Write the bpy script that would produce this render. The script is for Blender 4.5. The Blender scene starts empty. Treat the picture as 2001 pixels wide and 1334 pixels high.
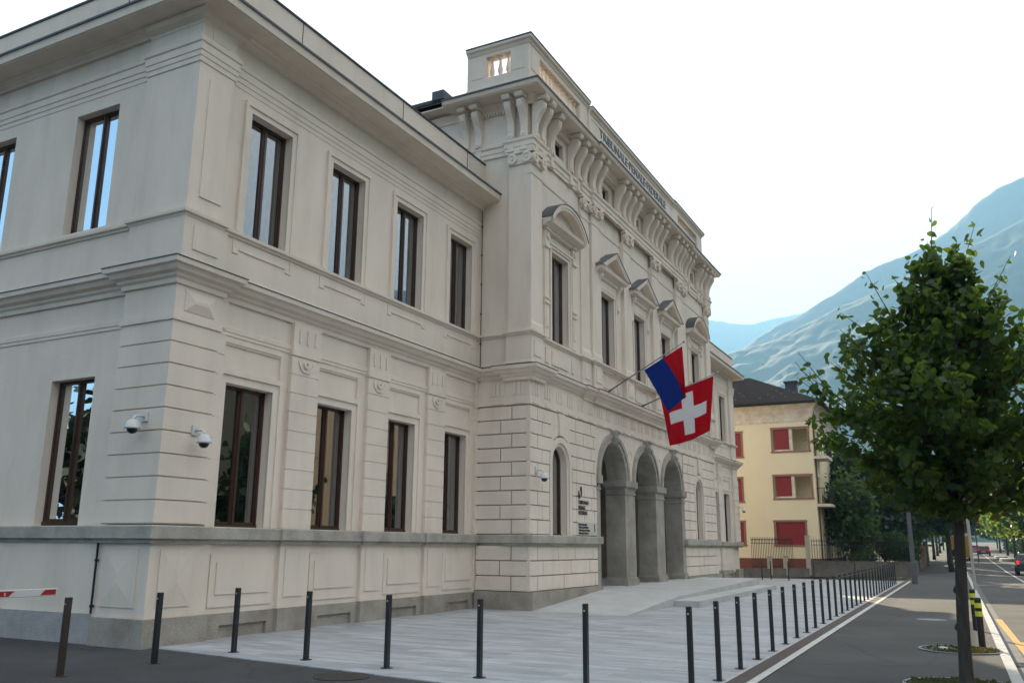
import bpy, bmesh, math, random
import numpy as np
from mathutils import Vector, Matrix
R_ = math.radians
sc = bpy.context.scene
COL = sc.collection
random.seed(7)

# ------------------------------------------------------------------ camera
cam_r = Vector((0.46012462, -0.88782999, 0.00657592))
cam_u = Vector((-0.20668208, -0.09990563, 0.97329409))
cam_f = Vector((0.86346271, 0.4491957, 0.22946758))
cd = bpy.data.cameras.new('camera'); cam = bpy.data.objects.new('camera', cd); COL.objects.link(cam)
m = Matrix.Identity(4)
for i in range(3):
    m[i][0] = cam_r[i]; m[i][1] = cam_u[i]; m[i][2] = -cam_f[i]
m[2][3] = 1.65
cam.matrix_world = m
cd.sensor_width = 36; cd.lens = 1692.7 / 2001 * 36
cd.clip_end = 20000; cd.clip_start = 0.05
sc.camera = cam
FPX = 1692.7
def ray(px, py):
    return cam_f * FPX + cam_r * (px - 1000.5) - cam_u * (py - 667)
def on(px, py, ax, v):
    d = ray(px, py); o = Vector((0, 0, 1.65)); t = (v - o[ax]) / d[ax]
    return o + d * t

# ------------------------------------------------------------------ world, sun, exposure
SUN_AZ = 22.3      # degrees from +X towards +Y
SUN_EL = 22.5
w = bpy.data.worlds.new('World'); sc.world = w; w.use_nodes = True
nt = w.node_tree; N = nt.nodes; L = nt.links; N.clear()
out = N.new('ShaderNodeOutputWorld'); bg = N.new('ShaderNodeBackground'); L.new(bg.outputs[0], out.inputs[0])
sky = N.new('ShaderNodeTexSky'); sky.sky_type = 'NISHITA'; sky.sun_disc = False
sky.sun_elevation = R_(SUN_EL); sky.sun_rotation = R_(90 - SUN_AZ); sky.dust_density = .7; sky.air_density = 1.0; sky.ozone_density = 4.0
tc = N.new('ShaderNodeTexCoord')
mp = N.new('ShaderNodeMapping'); mp.inputs['Scale'].default_value = (1.3, 1.3, 3.2)
L.new(tc.outputs['Generated'], mp.inputs[0])
nz = N.new('ShaderNodeTexNoise'); nz.inputs['Scale'].default_value = 2.6; nz.inputs['Detail'].default_value = 7; nz.inputs['Roughness'].default_value = .58
L.new(mp.outputs[0], nz.inputs['Vector'])
# thin bright veil: thick towards the sun, broken clouds away from it
dot = N.new('ShaderNodeVectorMath'); dot.operation = 'DOT_PRODUCT'
L.new(tc.outputs['Generated'], dot.inputs[0])
sd = Vector((math.cos(R_(SUN_AZ)) * math.cos(R_(SUN_EL)), math.sin(R_(SUN_AZ)) * math.cos(R_(SUN_EL)), math.sin(R_(SUN_EL))))
dot.inputs[1].default_value = Vector((-.70, .62, .36)).normalized()   # the clear patch of sky
mr = N.new('ShaderNodeMapRange'); mr.inputs[1].default_value = .93; mr.inputs[2].default_value = .55; mr.inputs[3].default_value = -.14; mr.inputs[4].default_value = .34
L.new(dot.outputs['Value'], mr.inputs[0])
ad = N.new('ShaderNodeMath'); ad.operation = 'ADD'; L.new(nz.outputs[0], ad.inputs[0]); L.new(mr.outputs[0], ad.inputs[1])
cr = N.new('ShaderNodeMapRange'); cr.inputs[1].default_value = .42; cr.inputs[2].default_value = .68; cr.interpolation_type = 'SMOOTHSTEP'
L.new(ad.outputs[0], cr.inputs[0])
mx = N.new('ShaderNodeMix'); mx.data_type = 'RGBA'
L.new(cr.outputs[0], mx.inputs['Factor']); L.new(sky.outputs[0], mx.inputs['A'])
mx.inputs['B'].default_value = (7.2, 6.55, 6.05, 1)
L.new(mx.outputs['Result'], bg.inputs[0]); bg.inputs[1].default_value = 0.073
SKYMIX = mx
sl = bpy.data.lights.new('sun', 'SUN'); sun = bpy.data.objects.new('sun', sl); COL.objects.link(sun)
sl.energy = 5.0; sl.angle = R_(0.5); sl.color = (1.0, .84, .60)
sun.rotation_euler = (-sd).to_track_quat('-Z', 'Y').to_euler()
sc.view_settings.view_transform = 'Standard'; sc.view_settings.look = 'None'
sc.view_settings.exposure = 1.75; sc.view_settings.gamma = 1
sc.cycles.max_bounces = 7; sc.cycles.diffuse_bounces = 4; sc.cycles.transparent_max_bounces = 24
sc.cycles.volume_bounces = 1

# ------------------------------------------------------------------ materials
MATS = {}
def mat(name, col, rough=.7, col2=None, scale=3, bump=0, bscale=40, metal=0, stretch=(1, 1, 1), contrast=(.35, .65), fleck=0, spec=None, detail=6):
    if name in MATS: return MATS[name]
    M = bpy.data.materials.new(name); M.use_nodes = True; n = M.node_tree.nodes; l = M.node_tree.links
    b = n['Principled BSDF']; b.inputs['Roughness'].default_value = rough; b.inputs['Metallic'].default_value = metal
    if spec is not None: b.inputs['Specular IOR Level'].default_value = spec
    tcn = n.new('ShaderNodeTexCoord'); mpn = n.new('ShaderNodeMapping'); mpn.inputs['Scale'].default_value = stretch
    l.new(tcn.outputs['Object'], mpn.inputs[0])
    if col2:
        t = n.new('ShaderNodeTexNoise'); t.inputs['Scale'].default_value = scale; t.inputs['Detail'].default_value = detail; t.inputs['Roughness'].default_value = .62
        l.new(mpn.outputs[0], t.inputs['Vector'])
        c = n.new('ShaderNodeMapRange'); c.inputs[1].default_value = contrast[0]; c.inputs[2].default_value = contrast[1]; l.new(t.outputs[0], c.inputs[0])
        x = n.new('ShaderNodeMix'); x.data_type = 'RGBA'; x.inputs['A'].default_value = (*col, 1); x.inputs['B'].default_value = (*col2, 1)
        l.new(c.outputs[0], x.inputs['Factor']); last = x.outputs['Result']
        if fleck:
            t2 = n.new('ShaderNodeTexNoise'); t2.inputs['Scale'].default_value = 70; t2.inputs['Detail'].default_value = 2; l.new(tcn.outputs['Object'], t2.inputs['Vector'])
            c2 = n.new('ShaderNodeMapRange'); c2.inputs[1].default_value = .3; c2.inputs[2].default_value = .7; c2.inputs[3].default_value = 1 - fleck; c2.inputs[4].default_value = 1 + fleck
            l.new(t2.outputs[0], c2.inputs[0])
            v = n.new('ShaderNodeVectorMath'); v.operation = 'SCALE'; l.new(last, v.inputs[0]); l.new(c2.outputs[0], v.inputs['Scale']); last = v.outputs[0]
        l.new(last, b.inputs['Base Color'])
    else: b.inputs['Base Color'].default_value = (*col, 1)
    if bump:
        t = n.new('ShaderNodeTexNoise'); t.inputs['Scale'].default_value = bscale; t.inputs['Detail'].default_value = 4
        l.new(tcn.outputs['Object'], t.inputs['Vector'])
        bp = n.new('ShaderNodeBump'); bp.inputs['Strength'].default_value = bump; bp.inputs['Distance'].default_value = .01
        l.new(t.outputs[0], bp.inputs['Height']); l.new(bp.outputs[0], b.inputs['Normal'])
    MATS[name] = M; return M

def stucco_mat():
    M = mat('stucco', (.81, .71, .61), .88, (.70, .61, .515), .9, .35, 55, fleck=.05, stretch=(1, 1, .55), contrast=(.3, .75))
    n = M.node_tree.nodes; l = M.node_tree.links; b = n['Principled BSDF']
    src = b.inputs['Base Color'].links[0].from_socket
    g = n.new('ShaderNodeTexCoord')
    mp_ = n.new('ShaderNodeMapping'); mp_.inputs['Scale'].default_value = (2.6, 2.6, .45); l.new(g.outputs['Object'], mp_.inputs[0])
    t = n.new('ShaderNodeTexNoise'); t.inputs['Scale'].default_value = 1.0; t.inputs['Detail'].default_value = 5; l.new(mp_.outputs[0], t.inputs['Vector'])
    r = n.new('ShaderNodeMapRange'); r.inputs[1].default_value = .50; r.inputs[2].default_value = .78; r.inputs[3].default_value = 1; r.inputs[4].default_value = .90
    l.new(t.outputs[0], r.inputs[0])
    v = n.new('ShaderNodeVectorMath'); v.operation = 'SCALE'; l.new(src, v.inputs[0]); l.new(r.outputs[0], v.inputs['Scale']); l.new(v.outputs[0], b.inputs['Base Color'])
    return M
STU = stucco_mat()
GRA = mat('grey granite', (.45, .42, .365), .75, (.30, .28, .245), 2.2, .4, 90, fleck=.22)
GRB = mat('weathered base granite', (.36, .33, .285), .85, (.24, .20, .16), 1.6, .6, 40, fleck=.2, contrast=(.4, .7))
GRC = mat('portico granite', (.40, .365, .315), .8, (.25, .23, .20), 1.3, .4, 70, fleck=.15)
REN = mat('rough render base', (.40, .38, .37), .9, (.30, .29, .29), 3, .9, 25, fleck=.1)
LEAD = mat('lead flashing', (.055, .06, .07), .5, (.09, .095, .10), 4)
WOOD = mat('brown window wood', (.060, .026, .014), .35, (.042, .019, .011), 9)
IRON = mat('black painted iron', (.012, .012, .013), .38, (.018, .018, .019), 20, bump=.15, bscale=120)
BRON = mat('brown painted iron', (.035, .027, .017), .45, (.045, .033, .02), 20)
DARK = mat('unlit room black', (.012, .013, .012), .9)
CURT = mat('grey curtain', (.12, .125, .11), .9, (.09, .095, .085), 4, stretch=(6, 6, .3))
ASPH = mat('asphalt', (.052, .050, .052), .88, (.038, .037, .039), 1.2, .7, 160, fleck=.30)
ASPR = mat('road asphalt', (.085, .082, .08), .88, (.065, .063, .062), .8, .6, 140, fleck=.28)
PAVL = mat('pavement asphalt', (.078, .075, .072), .88, (.056, .054, .052), 1.4, .6, 150, fleck=.26)
WHT = mat('white paint', (.62, .61, .58), .7, (.45, .44, .42), 6)
YEL = mat('yellow road paint', (.60, .32, .05), .75, (.42, .24, .06), 5)
SLAB = mat('pale ramp stone', (.50, .50, .49), .8, (.42, .42, .415), 1.5, .3, 90, fleck=.08)
RUST = mat('rusted drain', (.105, .080, .068), .85, (.065, .053, .048), 8, stretch=(.5, 6, 1))
KERB = mat('kerb stone', (.52, .51, .49), .8, (.38, .37, .36), 3, .3, 90, fleck=.1)
def glass_mat(name='window glass', tint=(.50, .58, .52), k=3.0, base=.11):
    M = bpy.data.materials.new(name); M.use_nodes = True; n = M.node_tree.nodes; l = M.node_tree.links; n.clear()
    o = n.new('ShaderNodeOutputMaterial'); mixs = n.new('ShaderNodeMixShader'); gl = n.new('ShaderNodeBsdfGlossy'); tr = n.new('ShaderNodeBsdfTransparent')
    fr = n.new('ShaderNodeFresnel'); fr.inputs[0].default_value = 1.5
    ma = n.new('ShaderNodeMath'); ma.operation = 'MULTIPLY_ADD'; ma.inputs[1].default_value = k; ma.inputs[2].default_value = base; ma.use_clamp = True
    l.new(fr.outputs[0], ma.inputs[0]); l.new(ma.outputs[0], mixs.inputs[0]); gl.inputs['Roughness'].default_value = .0
    gl.inputs['Color'].default_value = (.95, .97, 1, 1); tr.inputs[0].default_value = (*tint, 1)
    t = n.new('ShaderNodeTexNoise'); t.inputs['Scale'].default_value = 1.1; t.inputs['Detail'].default_value = 1; tcc = n.new('ShaderNodeTexCoord'); l.new(tcc.outputs['Object'], t.inputs['Vector'])
    bp = n.new('ShaderNodeBump'); bp.inputs['Strength'].default_value = .2; bp.inputs['Distance'].default_value = .008
    l.new(t.outputs[0], bp.inputs['Height']); l.new(bp.outputs[0], gl.inputs['Normal'])
    l.new(tr.outputs[0], mixs.inputs[1]); l.new(gl.outputs[0], mixs.inputs[2]); l.new(mixs.outputs[0], o.inputs[0])
    MATS[name] = M; return M
GLS = glass_mat()
def leaf_mat(name, c1, c2, trans=.45, ct=None):
    M = bpy.data.materials.new(name); M.use_nodes = True; n = M.node_tree.nodes; l = M.node_tree.links; n.clear()
    o = n.new('ShaderNodeOutputMaterial'); g = n.new('ShaderNodeNewGeometry')
    x = n.new('ShaderNodeMix'); x.data_type = 'RGBA'; x.inputs['A'].default_value = (*c1, 1); x.inputs['B'].default_value = (*c2, 1)
    l.new(g.outputs['Random Per Island'], x.inputs['Factor'])
    d = n.new('ShaderNodeBsdfPrincipled'); d.inputs['Roughness'].default_value = .5; d.inputs['Specular IOR Level'].default_value = .35; l.new(x.outputs['Result'], d.inputs['Base Color'])
    t = n.new('ShaderNodeBsdfTranslucent')
    ct = ct or (min(1, c2[0] * 2.6), min(1, c2[1] * 2.2), c2[2])
    t.inputs[0].default_value = (*ct, 1)
    mxx = n.new('ShaderNodeMixShader'); mxx.inputs[0].default_value = trans
    l.new(d.outputs[0], mxx.inputs[1]); l.new(t.outputs[0], mxx.inputs[2]); l.new(mxx.outputs[0], o.inputs[0]); return M
BARK = mat('bark', (.075, .060, .048), .95, (.04, .032, .026), 6, 1.0, 22, stretch=(3, 3, .6))

def worn(M, crack=.55):
    n = M.node_tree.nodes; l = M.node_tree.links; b = n['Principled BSDF']; src = b.inputs['Base Color'].links[0].from_socket; t = n.new('ShaderNodeTexCoord')
    a = n.new('ShaderNodeTexNoise'); a.inputs['Scale'].default_value = .35; a.inputs['Detail'].default_value = 8; a.inputs['Roughness'].default_value = .65; l.new(t.outputs['Object'], a.inputs['Vector'])
    r1 = n.new('ShaderNodeMapRange'); r1.inputs[1].default_value = .35; r1.inputs[2].default_value = .65; r1.inputs[3].default_value = .78; r1.inputs[4].default_value = 1.22; l.new(a.outputs[0], r1.inputs[0])
    wn = n.new('ShaderNodeTexNoise'); wn.inputs['Scale'].default_value = 1.6; wn.inputs['Detail'].default_value = 5; l.new(t.outputs['Object'], wn.inputs['Vector'])
    mixv = n.new('ShaderNodeMix'); mixv.data_type = 'VECTOR'; mixv.inputs['Factor'].default_value = .22; l.new(t.outputs['Object'], mixv.inputs['A']); l.new(wn.outputs['Color'], mixv.inputs['B'])
    v = n.new('ShaderNodeTexVoronoi'); v.feature = 'DISTANCE_TO_EDGE'; v.inputs['Scale'].default_value = .42; l.new(mixv.outputs['Result'], v.inputs['Vector'])
    r2 = n.new('ShaderNodeMapRange'); r2.inputs[1].default_value = 0; r2.inputs[2].default_value = .012; r2.inputs[3].default_value = crack; r2.inputs[4].default_value = 1; l.new(v.outputs['Distance'], r2.inputs[0])
    m1 = n.new('ShaderNodeMath'); m1.operation = 'MULTIPLY'; l.new(r1.outputs[0], m1.inputs[0]); l.new(r2.outputs[0], m1.inputs[1])
    s_ = n.new('ShaderNodeVectorMath'); s_.operation = 'SCALE'; l.new(src, s_.inputs[0]); l.new(m1.outputs[0], s_.inputs['Scale']); l.new(s_.outputs[0], b.inputs['Base Color'])
worn(ASPH, .75); worn(ASPR, .7); worn(PAVL, .7)
# ------------------------------------------------------------------ mesh helpers
def link(o, parent=None):
    COL.objects.link(o)
    if parent is not None: o.parent = parent
    return o
def tag(o, label=None, cat=None, group=None, kind=None):
    if label: o['label'] = label
    if cat: o['category'] = cat
    if group: o['group'] = group
    if kind: o['kind'] = kind
    return o
def empty(name, label, cat, loc=(0, 0, 0), group=None):
    o = bpy.data.objects.new(name, None); o.location = loc; link(o); return tag(o, label, cat, group)
class FR:      # local frame: u along the wall, d outwards, z up
    def __init__(s, o, U, D): s.o = Vector(o); s.U = Vector(U); s.D = Vector(D)
    def p(s, u, d, z): return s.o + s.U * u + s.D * d + Vector((0, 0, z))
def front(y): return FR((0, y, 0), (1, 0, 0), (0, -1, 0))
def side(x): return FR((x, 0, 0), (0, 1, 0), (-1, 0, 0))
class MB:
    def __init__(s): s.v = []; s.f = []; s.mi = []; s.c = 0
    def add(s, vs, fs):
        k = len(s.v); s.v += [tuple(v) for v in vs]; s.f += [tuple(i + k for i in f) for f in fs]; s.mi += [s.c] * len(fs); return s
    def box(s, fr, u0, u1, d0, d1, z0, z1):
        P = [fr.p(u, d, z) for z in (z0, z1) for d in (d0, d1) for u in (u0, u1)]
        return s.add(P, [(0, 2, 3, 1), (4, 5, 7, 6), (0, 1, 5, 4), (2, 6, 7, 3), (0, 4, 6, 2), (1, 3, 7, 5)])
    def prism(s, fr, pts, d0, d1):      # pts in (u,z), extruded in d
        n = len(pts); P = [fr.p(u, d0, z) for u, z in pts] + [fr.p(u, d1, z) for u, z in pts]
        return s.add(P, [tuple(range(n))[::-1], tuple(range(n, 2 * n))] + [(i, (i + 1) % n, (i + 1) % n + n, i + n) for i in range(n)])
    def prof(s, fr, pts, u0, u1):       # pts in (d,z), extruded along u
        n = len(pts); P = [fr.p(u0, d, z) for d, z in pts] + [fr.p(u1, d, z) for d, z in pts]
        return s.add(P, [tuple(range(n))[::-1], tuple(range(n, 2 * n))] + [(i, (i + 1) % n, (i + 1) % n + n, i + n) for i in range(n)])
    def ring(s, fr, uc, zc, r0, r1, d0, d1, a0=0, a1=math.pi, n=28, ze=1.0):
        P = []
        for i in range(n + 1):
            a = a0 + (a1 - a0) * i / n; c, q = math.cos(a), math.sin(a) * ze
            P += [fr.p(uc + r0 * c, d0, zc + r0 * q), fr.p(uc + r1 * c, d0, zc + r1 * q), fr.p(uc + r1 * c, d1, zc + r1 * q), fr.p(uc + r0 * c, d1, zc + r0 * q)]
        F = []
        for i in range(n):
            a = 4 * i; b = a + 4
            F += [(a, a + 1, b + 1, b), (a + 1, a + 2, b + 2, b + 1), (a + 2, a + 3, b + 3, b + 2), (a + 3, a, b, b + 3)]
        F += [(0, 3, 2, 1), (4 * n, 4 * n + 1, 4 * n + 2, 4 * n + 3)]
        return s.add(P, F)
    def archfill(s, fr, u0, u1, zc, z1, uc, r, d0, d1, n=28):
        xs = [uc - r * math.cos(math.pi * i / n) for i in range(n + 1)]; zs = [zc + r * math.sin(math.pi * i / n) for i in range(n + 1)]
        if u0 < uc - r: s.box(fr, u0, uc - r, d0, d1, zc, z1)
        if u1 > uc + r: s.box(fr, uc + r, u1, d0, d1, zc, z1)
        P = []
        for x, z in zip(xs, zs): P += [fr.p(x, d0, z), fr.p(x, d1, z), fr.p(x, d1, z1), fr.p(x, d0, z1)]
        F = []
        for i in range(n):
            a = 4 * i; b = a + 4
            F += [(a, b, b + 1, a + 1), (a + 1, b + 1, b + 2, a + 2), (a + 2, b + 2, b + 3, a + 3), (a + 3, b + 3, b, a)]
        return s.add(P, F)
    def sweep(s, prof, path, closed=True):   # prof (o,z): outward to the right of travel reversed; path xy
        n = len(path); pts = [Vector((p[0], p[1])) for p in path]; rows = []
        for i in range(n):
            ds = []
            if i > 0: ds.append((pts[i] - pts[i - 1]).normalized())
            if i < n - 1: ds.append((pts[i + 1] - pts[i]).normalized())
            ns = [Vector((d.y, -d.x)) for d in ds]      # right-hand normal
            nn = sum(ns, Vector((0, 0))); nn = nn / max(.25, nn.dot(ns[0])) if len(ns) == 2 else ns[0]
            rows.append([(pts[i].x + nn.x * o, pts[i].y + nn.y * o, z) for o, z in prof])
        m_ = len(prof); P = [p for r in rows for p in r]; F = []
        for i in range(n - 1):
            for j in range(m_ if closed else m_ - 1):
                k = (j + 1) % m_; F.append((i * m_ + j, (i + 1) * m_ + j, (i + 1) * m_ + k, i * m_ + k))
        if closed: F += [tuple(range(m_)), tuple(range((n - 1) * m_, n * m_))[::-1]]
        return s.add(P, F)
    def tube(s, pts, rad, n=8, cap=True):
        pts = [Vector(p) for p in pts]; k = len(pts); rads = rad if isinstance(rad, (list, tuple)) else [rad] * k
        P = []; ref = None
        for i in range(k):
            d = (pts[min(i + 1, k - 1)] - pts[max(i - 1, 0)]).normalized()
            if ref is None: ref = Vector((1, 0, 0)) if abs(d.x) < .8 else Vector((0, 1, 0))
            a = d.cross(ref).normalized(); b = d.cross(a).normalized(); ref = -b if False else ref
            for j in range(n):
                t = 2 * math.pi * j / n; P.append(pts[i] + (a * math.cos(t) + b * math.sin(t)) * rads[i])
        F = [(i * n + j, i * n + (j + 1) % n, (i + 1) * n + (j + 1) % n, (i + 1) * n + j) for i in range(k - 1) for j in range(n)]
        if cap: F += [tuple(range(n))[::-1], tuple(range((k - 1) * n, k * n))]
        return s.add(P, F)
    def lathe(s, c, prof, n=16, sx=1, sy=1):      # prof (r,z)
        P = []; m_ = len(prof)
        for r, z in prof:
            for j in range(n):
                t = 2 * math.pi * j / n; P.append((c[0] + r * math.cos(t) * sx, c[1] + r * math.sin(t) * sy, c[2] + z))
        F = [(i * n + j, i * n + (j + 1) % n, (i + 1) * n + (j + 1) % n, (i + 1) * n + j) for i in range(m_ - 1) for j in range(n)]
        F += [tuple(range(n))[::-1], tuple(range((m_ - 1) * n, m_ * n))]
        return s.add(P, F)
    def build(s, name, mats, parent=None, smooth=False, bevel=0, recalc=True):
        me = bpy.data.meshes.new(name); me.from_pydata(s.v, [], s.f)
        mats = mats if isinstance(mats, (list, tuple)) else [mats]
        for q in mats: me.materials.append(q)
        if max(s.mi or [0]) > 0: me.polygons.foreach_set('material_index', s.mi)
        if recalc:
            b = bmesh.new(); b.from_mesh(me); bmesh.ops.recalc_face_normals(b, faces=b.faces); b.to_mesh(me); b.free()
        if smooth: me.polygons.foreach_set('use_smooth', [True] * len(me.polygons))
        o = bpy.data.objects.new(name, me); link(o, parent)
        if bevel:
            md = o.modifiers.new('bevel', 'BEVEL'); md.width = bevel; md.segments = 2; md.limit_method = 'ANGLE'
        return o
def wall(mb, fr, u0, u1, z0, z1, d0, d1, ops):
    """wall slab with rectangular openings (ua,ub,za,zb) sorted along u"""
    x = u0
    for ua, ub, za, zb in sorted(ops):
        if ua > x: mb.box(fr, x, ua, d0, d1, z0, z1)
        if za > z0: mb.box(fr, ua, ub, d0, d1, z0, za)
        if zb < z1: mb.box(fr, ua, ub, d0, d1, zb, z1)
        x = ub
    if x < u1: mb.box(fr, x, u1, d0, d1, z0, z1)
def text(name, s_, size, loc, M_, parent=None, rot=(R_(90), 0, 0), ext=.006, align='LEFT', sx=1, bold=0):
    cu = bpy.data.curves.new(name, 'FONT'); cu.body = s_; cu.size = size; cu.extrude = ext; cu.align_x = align; cu.offset = bold
    t = bpy.data.objects.new(name, cu); COL.objects.link(t); t.location = loc; t.rotation_euler = rot; t.scale = (sx, 1, 1)
    bpy.context.view_layer.update()
    me = bpy.data.meshes.new_from_object(t.evaluated_get(bpy.context.evaluated_depsgraph_get())); me.transform(t.matrix_world)
    me.materials.clear(); me.materials.append(M_)
    bpy.data.objects.remove(t); o = bpy.data.objects.new(name, me); return link(o, parent)
WORLD = FR((0, 0, 0), (1, 0, 0), (0, 1, 0))

# ------------------------------------------------------------------ ground
def g(x): return max(0, x - 80) * .011 if x < 600 else 5.72
def strip(name, f0, f1, xs, z, M_, kind='structure', label=None, thick=None):
    """sheet along x between y=f0(x) and y=f1(x)"""
    mb = MB(); P = []
    for x in xs: P += [(x, f0(x), g(x) + z), (x, f1(x), g(x) + z)]
    mb.add(P, [(2 * i, 2 * i + 2, 2 * i + 3, 2 * i + 1) for i in range(len(xs) - 1)])
    o = mb.build(name, M_); tag(o, kind=kind, label=label); return o
XS = [-60, -20, 0, 10, 20, 30, 40, 50, 60, 80, 110, 150, 200, 300, 420, 600]
GRD = mat('dry ground', (.10, .105, .07), .95, (.06, .07, .045), .3, .3, 20)
mb = MB(); P = []; xs = [-6000, -400, 0, 80, 150, 300, 600, 1200, 6000]
for x in xs:
    for y in (-6000, -500, 0, 500, 6000): P.append((x, y, g(x) - .22))
mb.add(P, [(i * 5 + j, i * 5 + j + 5, i * 5 + j + 6, i * 5 + j + 1) for i in range(len(xs) - 1) for j in range(4)])
tag(mb.build('ground', GRD), kind='structure')
kerb_in = lambda x: -.26 + (x - 13.35) * .0160
wl = lambda x: 2.66 + (x - 14.4) * .0115
strip('road', lambda x: -11.5, lambda x: kerb_in(x) - .14, XS, -.1, ASPR)
strip('pavement', lambda x: kerb_in(x) - .01, lambda x: wl(x) + .3, [x for x in XS if x <= 60], 0, PAVL)
strip('pavement', lambda x: kerb_in(x) - .01, lambda x: wl(x) + .3 + .0, [60, 80, 110, 150, 200, 300, 420], 0.001, PAVL)
strip('far_pavement', lambda x: -14.5, lambda x: -11.5, XS, .02, PAVL)
# driveway asphalt to the left of the plaza, reaching round the side facade
mb = MB(); mb.box(WORLD, -60, 10.9, 2.9, 80, -.1, -.002); tag(mb.build('driveway', ASPH), kind='structure')
# plaza of brushed granite slabs
def plaza_mat():
    M = bpy.data.materials.new('plaza slabs'); M.use_nodes = True; n = M.node_tree.nodes; l = M.node_tree.links; b = n['Principled BSDF']; b.inputs['Roughness'].default_value = .62
    t = n.new('ShaderNodeTexCoord'); rot = n.new('ShaderNodeMapping'); rot.inputs['Rotation'].default_value = (0, 0, R_(90)); l.new(t.outputs['Object'], rot.inputs[0])
    br = n.new('ShaderNodeTexBrick'); br.inputs['Scale'].default_value = 1; br.inputs['Brick Width'].default_value = 1.1; br.inputs['Row Height'].default_value = .32; br.inputs['Mortar Size'].default_value = .006
    br.inputs['Color1'].default_value = (.44, .455, .475, 1); br.inputs['Color2'].default_value = (.315, .33, .35, 1); br.inputs['Mortar'].default_value = (.24, .25, .26, 1); br.inputs['Mortar Smooth'].default_value = .3
    l.new(rot.outputs[0], br.inputs['Vector'])
    mp1 = n.new('ShaderNodeMapping'); mp1.inputs['Scale'].default_value = (5.5, .9, 1); l.new(t.outputs['Object'], mp1.inputs[0])
    nz_ = n.new('ShaderNodeTexNoise'); nz_.inputs['Scale'].default_value = 1.1; nz_.inputs['Detail'].default_value = 8; nz_.inputs['Roughness'].default_value = .7; l.new(mp1.outputs[0], nz_.inputs['Vector'])
    r = n.new('ShaderNodeMapRange'); r.inputs[1].default_value = .3; r.inputs[2].default_value = .7; r.inputs[3].default_value = .62; r.inputs[4].default_value = 1.25; l.new(nz_.outputs[0], r.inputs[0])
    v = n.new('ShaderNodeVectorMath'); v.operation = 'SCALE'; l.new(br.outputs['Color'], v.inputs[0]); l.new(r.outputs[0], v.inputs['Scale']); l.new(v.outputs[0], b.inputs['Base Color'])
    bp = n.new('ShaderNodeBump'); bp.inputs['Strength'].default_value = .25; bp.inputs['Distance'].default_value = .01; l.new(nz_.outputs[0], bp.inputs['Height']); l.new(bp.outputs[0], b.inputs['Normal'])
    return M
PLZ = plaza_mat()
mb = MB(); pts = [(10.43, 11.8), (10.01, 8.38), (9.68, 6.0), (9.25, 2.92), (50.5, 3.42), (50.5, 12.8), (10.48, 12.8)]
n_ = len(pts); mb.add([(x, y, .012) for x, y in pts] + [(x, y, -.08) for x, y in pts], [tuple(range(n_)), tuple(range(n_, 2 * n_))[::-1]] + [(i, (i + 1) % n_, (i + 1) % n_ + n_, i + n_) for i in range(n_)])
tag(mb.build('plaza', PLZ), kind='structure')
mb = MB()
for a, b_ in (((10.43, 11.8), (10.01, 8.38)), ((10.01, 8.38), (9.68, 6.0)), ((9.68, 6.0), (9.25, 2.92))):
    mb.add([(a[0] - .10, a[1], .004), (a[0] - .085, a[1], .004), (b_[0] - .085, b_[1], .004), (b_[0] - .10, b_[1], .004)], [(0, 1, 2, 3)])
tag(mb.build('plaza_joint', LEAD), kind='structure')
PX = [9.2, 14, 20, 30, 40, 50.8]
strip('drain_channel', lambda x: wl(x) + .06, lambda x: wl(x) + .27, PX, .0165, RUST)
strip('drain_edge', lambda x: wl(x) + .27, lambda x: wl(x) + .33, PX, .020, KERB)
strip('white_line', lambda x: wl(x) - .06, lambda x: wl(x) + .06, PX, .012, WHT)
# kerb stones along the road
mb = MB(); x = -10.0
while x < 420:
    ln = 1.0 if x < 60 else 6; y = kerb_in(x); y2 = kerb_in(x + ln); z = g(x); z2 = g(x + ln); e = ln - .012
    mb.add([(x, y - .14, z - .12), (x + e, y2 - .14, z2 - .12), (x + e, y2, z2 - .12), (x, y, z - .12), (x, y - .14, z + .012), (x + e, y2 - .14, z2 + .012), (x + e, y2, z2 + .012), (x, y, z + .012)],
           [(0, 1, 2, 3), (4, 7, 6, 5), (0, 4, 5, 1), (2, 6, 7, 3), (0, 3, 7, 4), (1, 5, 6, 2)]); x += ln
tag(mb.build('kerb', KERB), kind='structure')
GUT = mat('gutter concrete', (.16, .155, .15), .85, (.11, .105, .10), 2.5, .3, 80, fleck=.15)
strip('gutter', lambda x: kerb_in(x) - .36, lambda x: kerb_in(x) - .14, XS[2:10], -.094, GUT)
# road markings
clf = lambda x: float(np.interp(x, [53, 80, 120, 200, 300], [-2.3, -2.15, -1.65, -1.05, -.3]))
strip('centre_line', lambda x: clf(x) - .06, lambda x: clf(x) + .06, [53.3, 60, 80, 100, 120, 150, 200, 300], -.09, WHT)
mb = MB(); mb.add([(50.0, .0, -.088), (50.3, .0, -.088), (53.6, -2.3, -.088), (53.3, -2.3, -.088)], [(0, 1, 2, 3)]); tag(mb.build('stop_line', WHT), kind='structure')
mb = MB(); mb.add([(13, -.95, -.088), (17, -.60, -.088), (26.4, -.30, -.088), (26.3, -.46, -.088), (20.1, -.62, -.088), (20.0, -3.0, -.088), (13, -3.0, -.088)], [(0, 1, 2, 3, 4, 5, 6)]); tag(mb.build('yellow_bay_marking', YEL), kind='structure')

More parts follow.
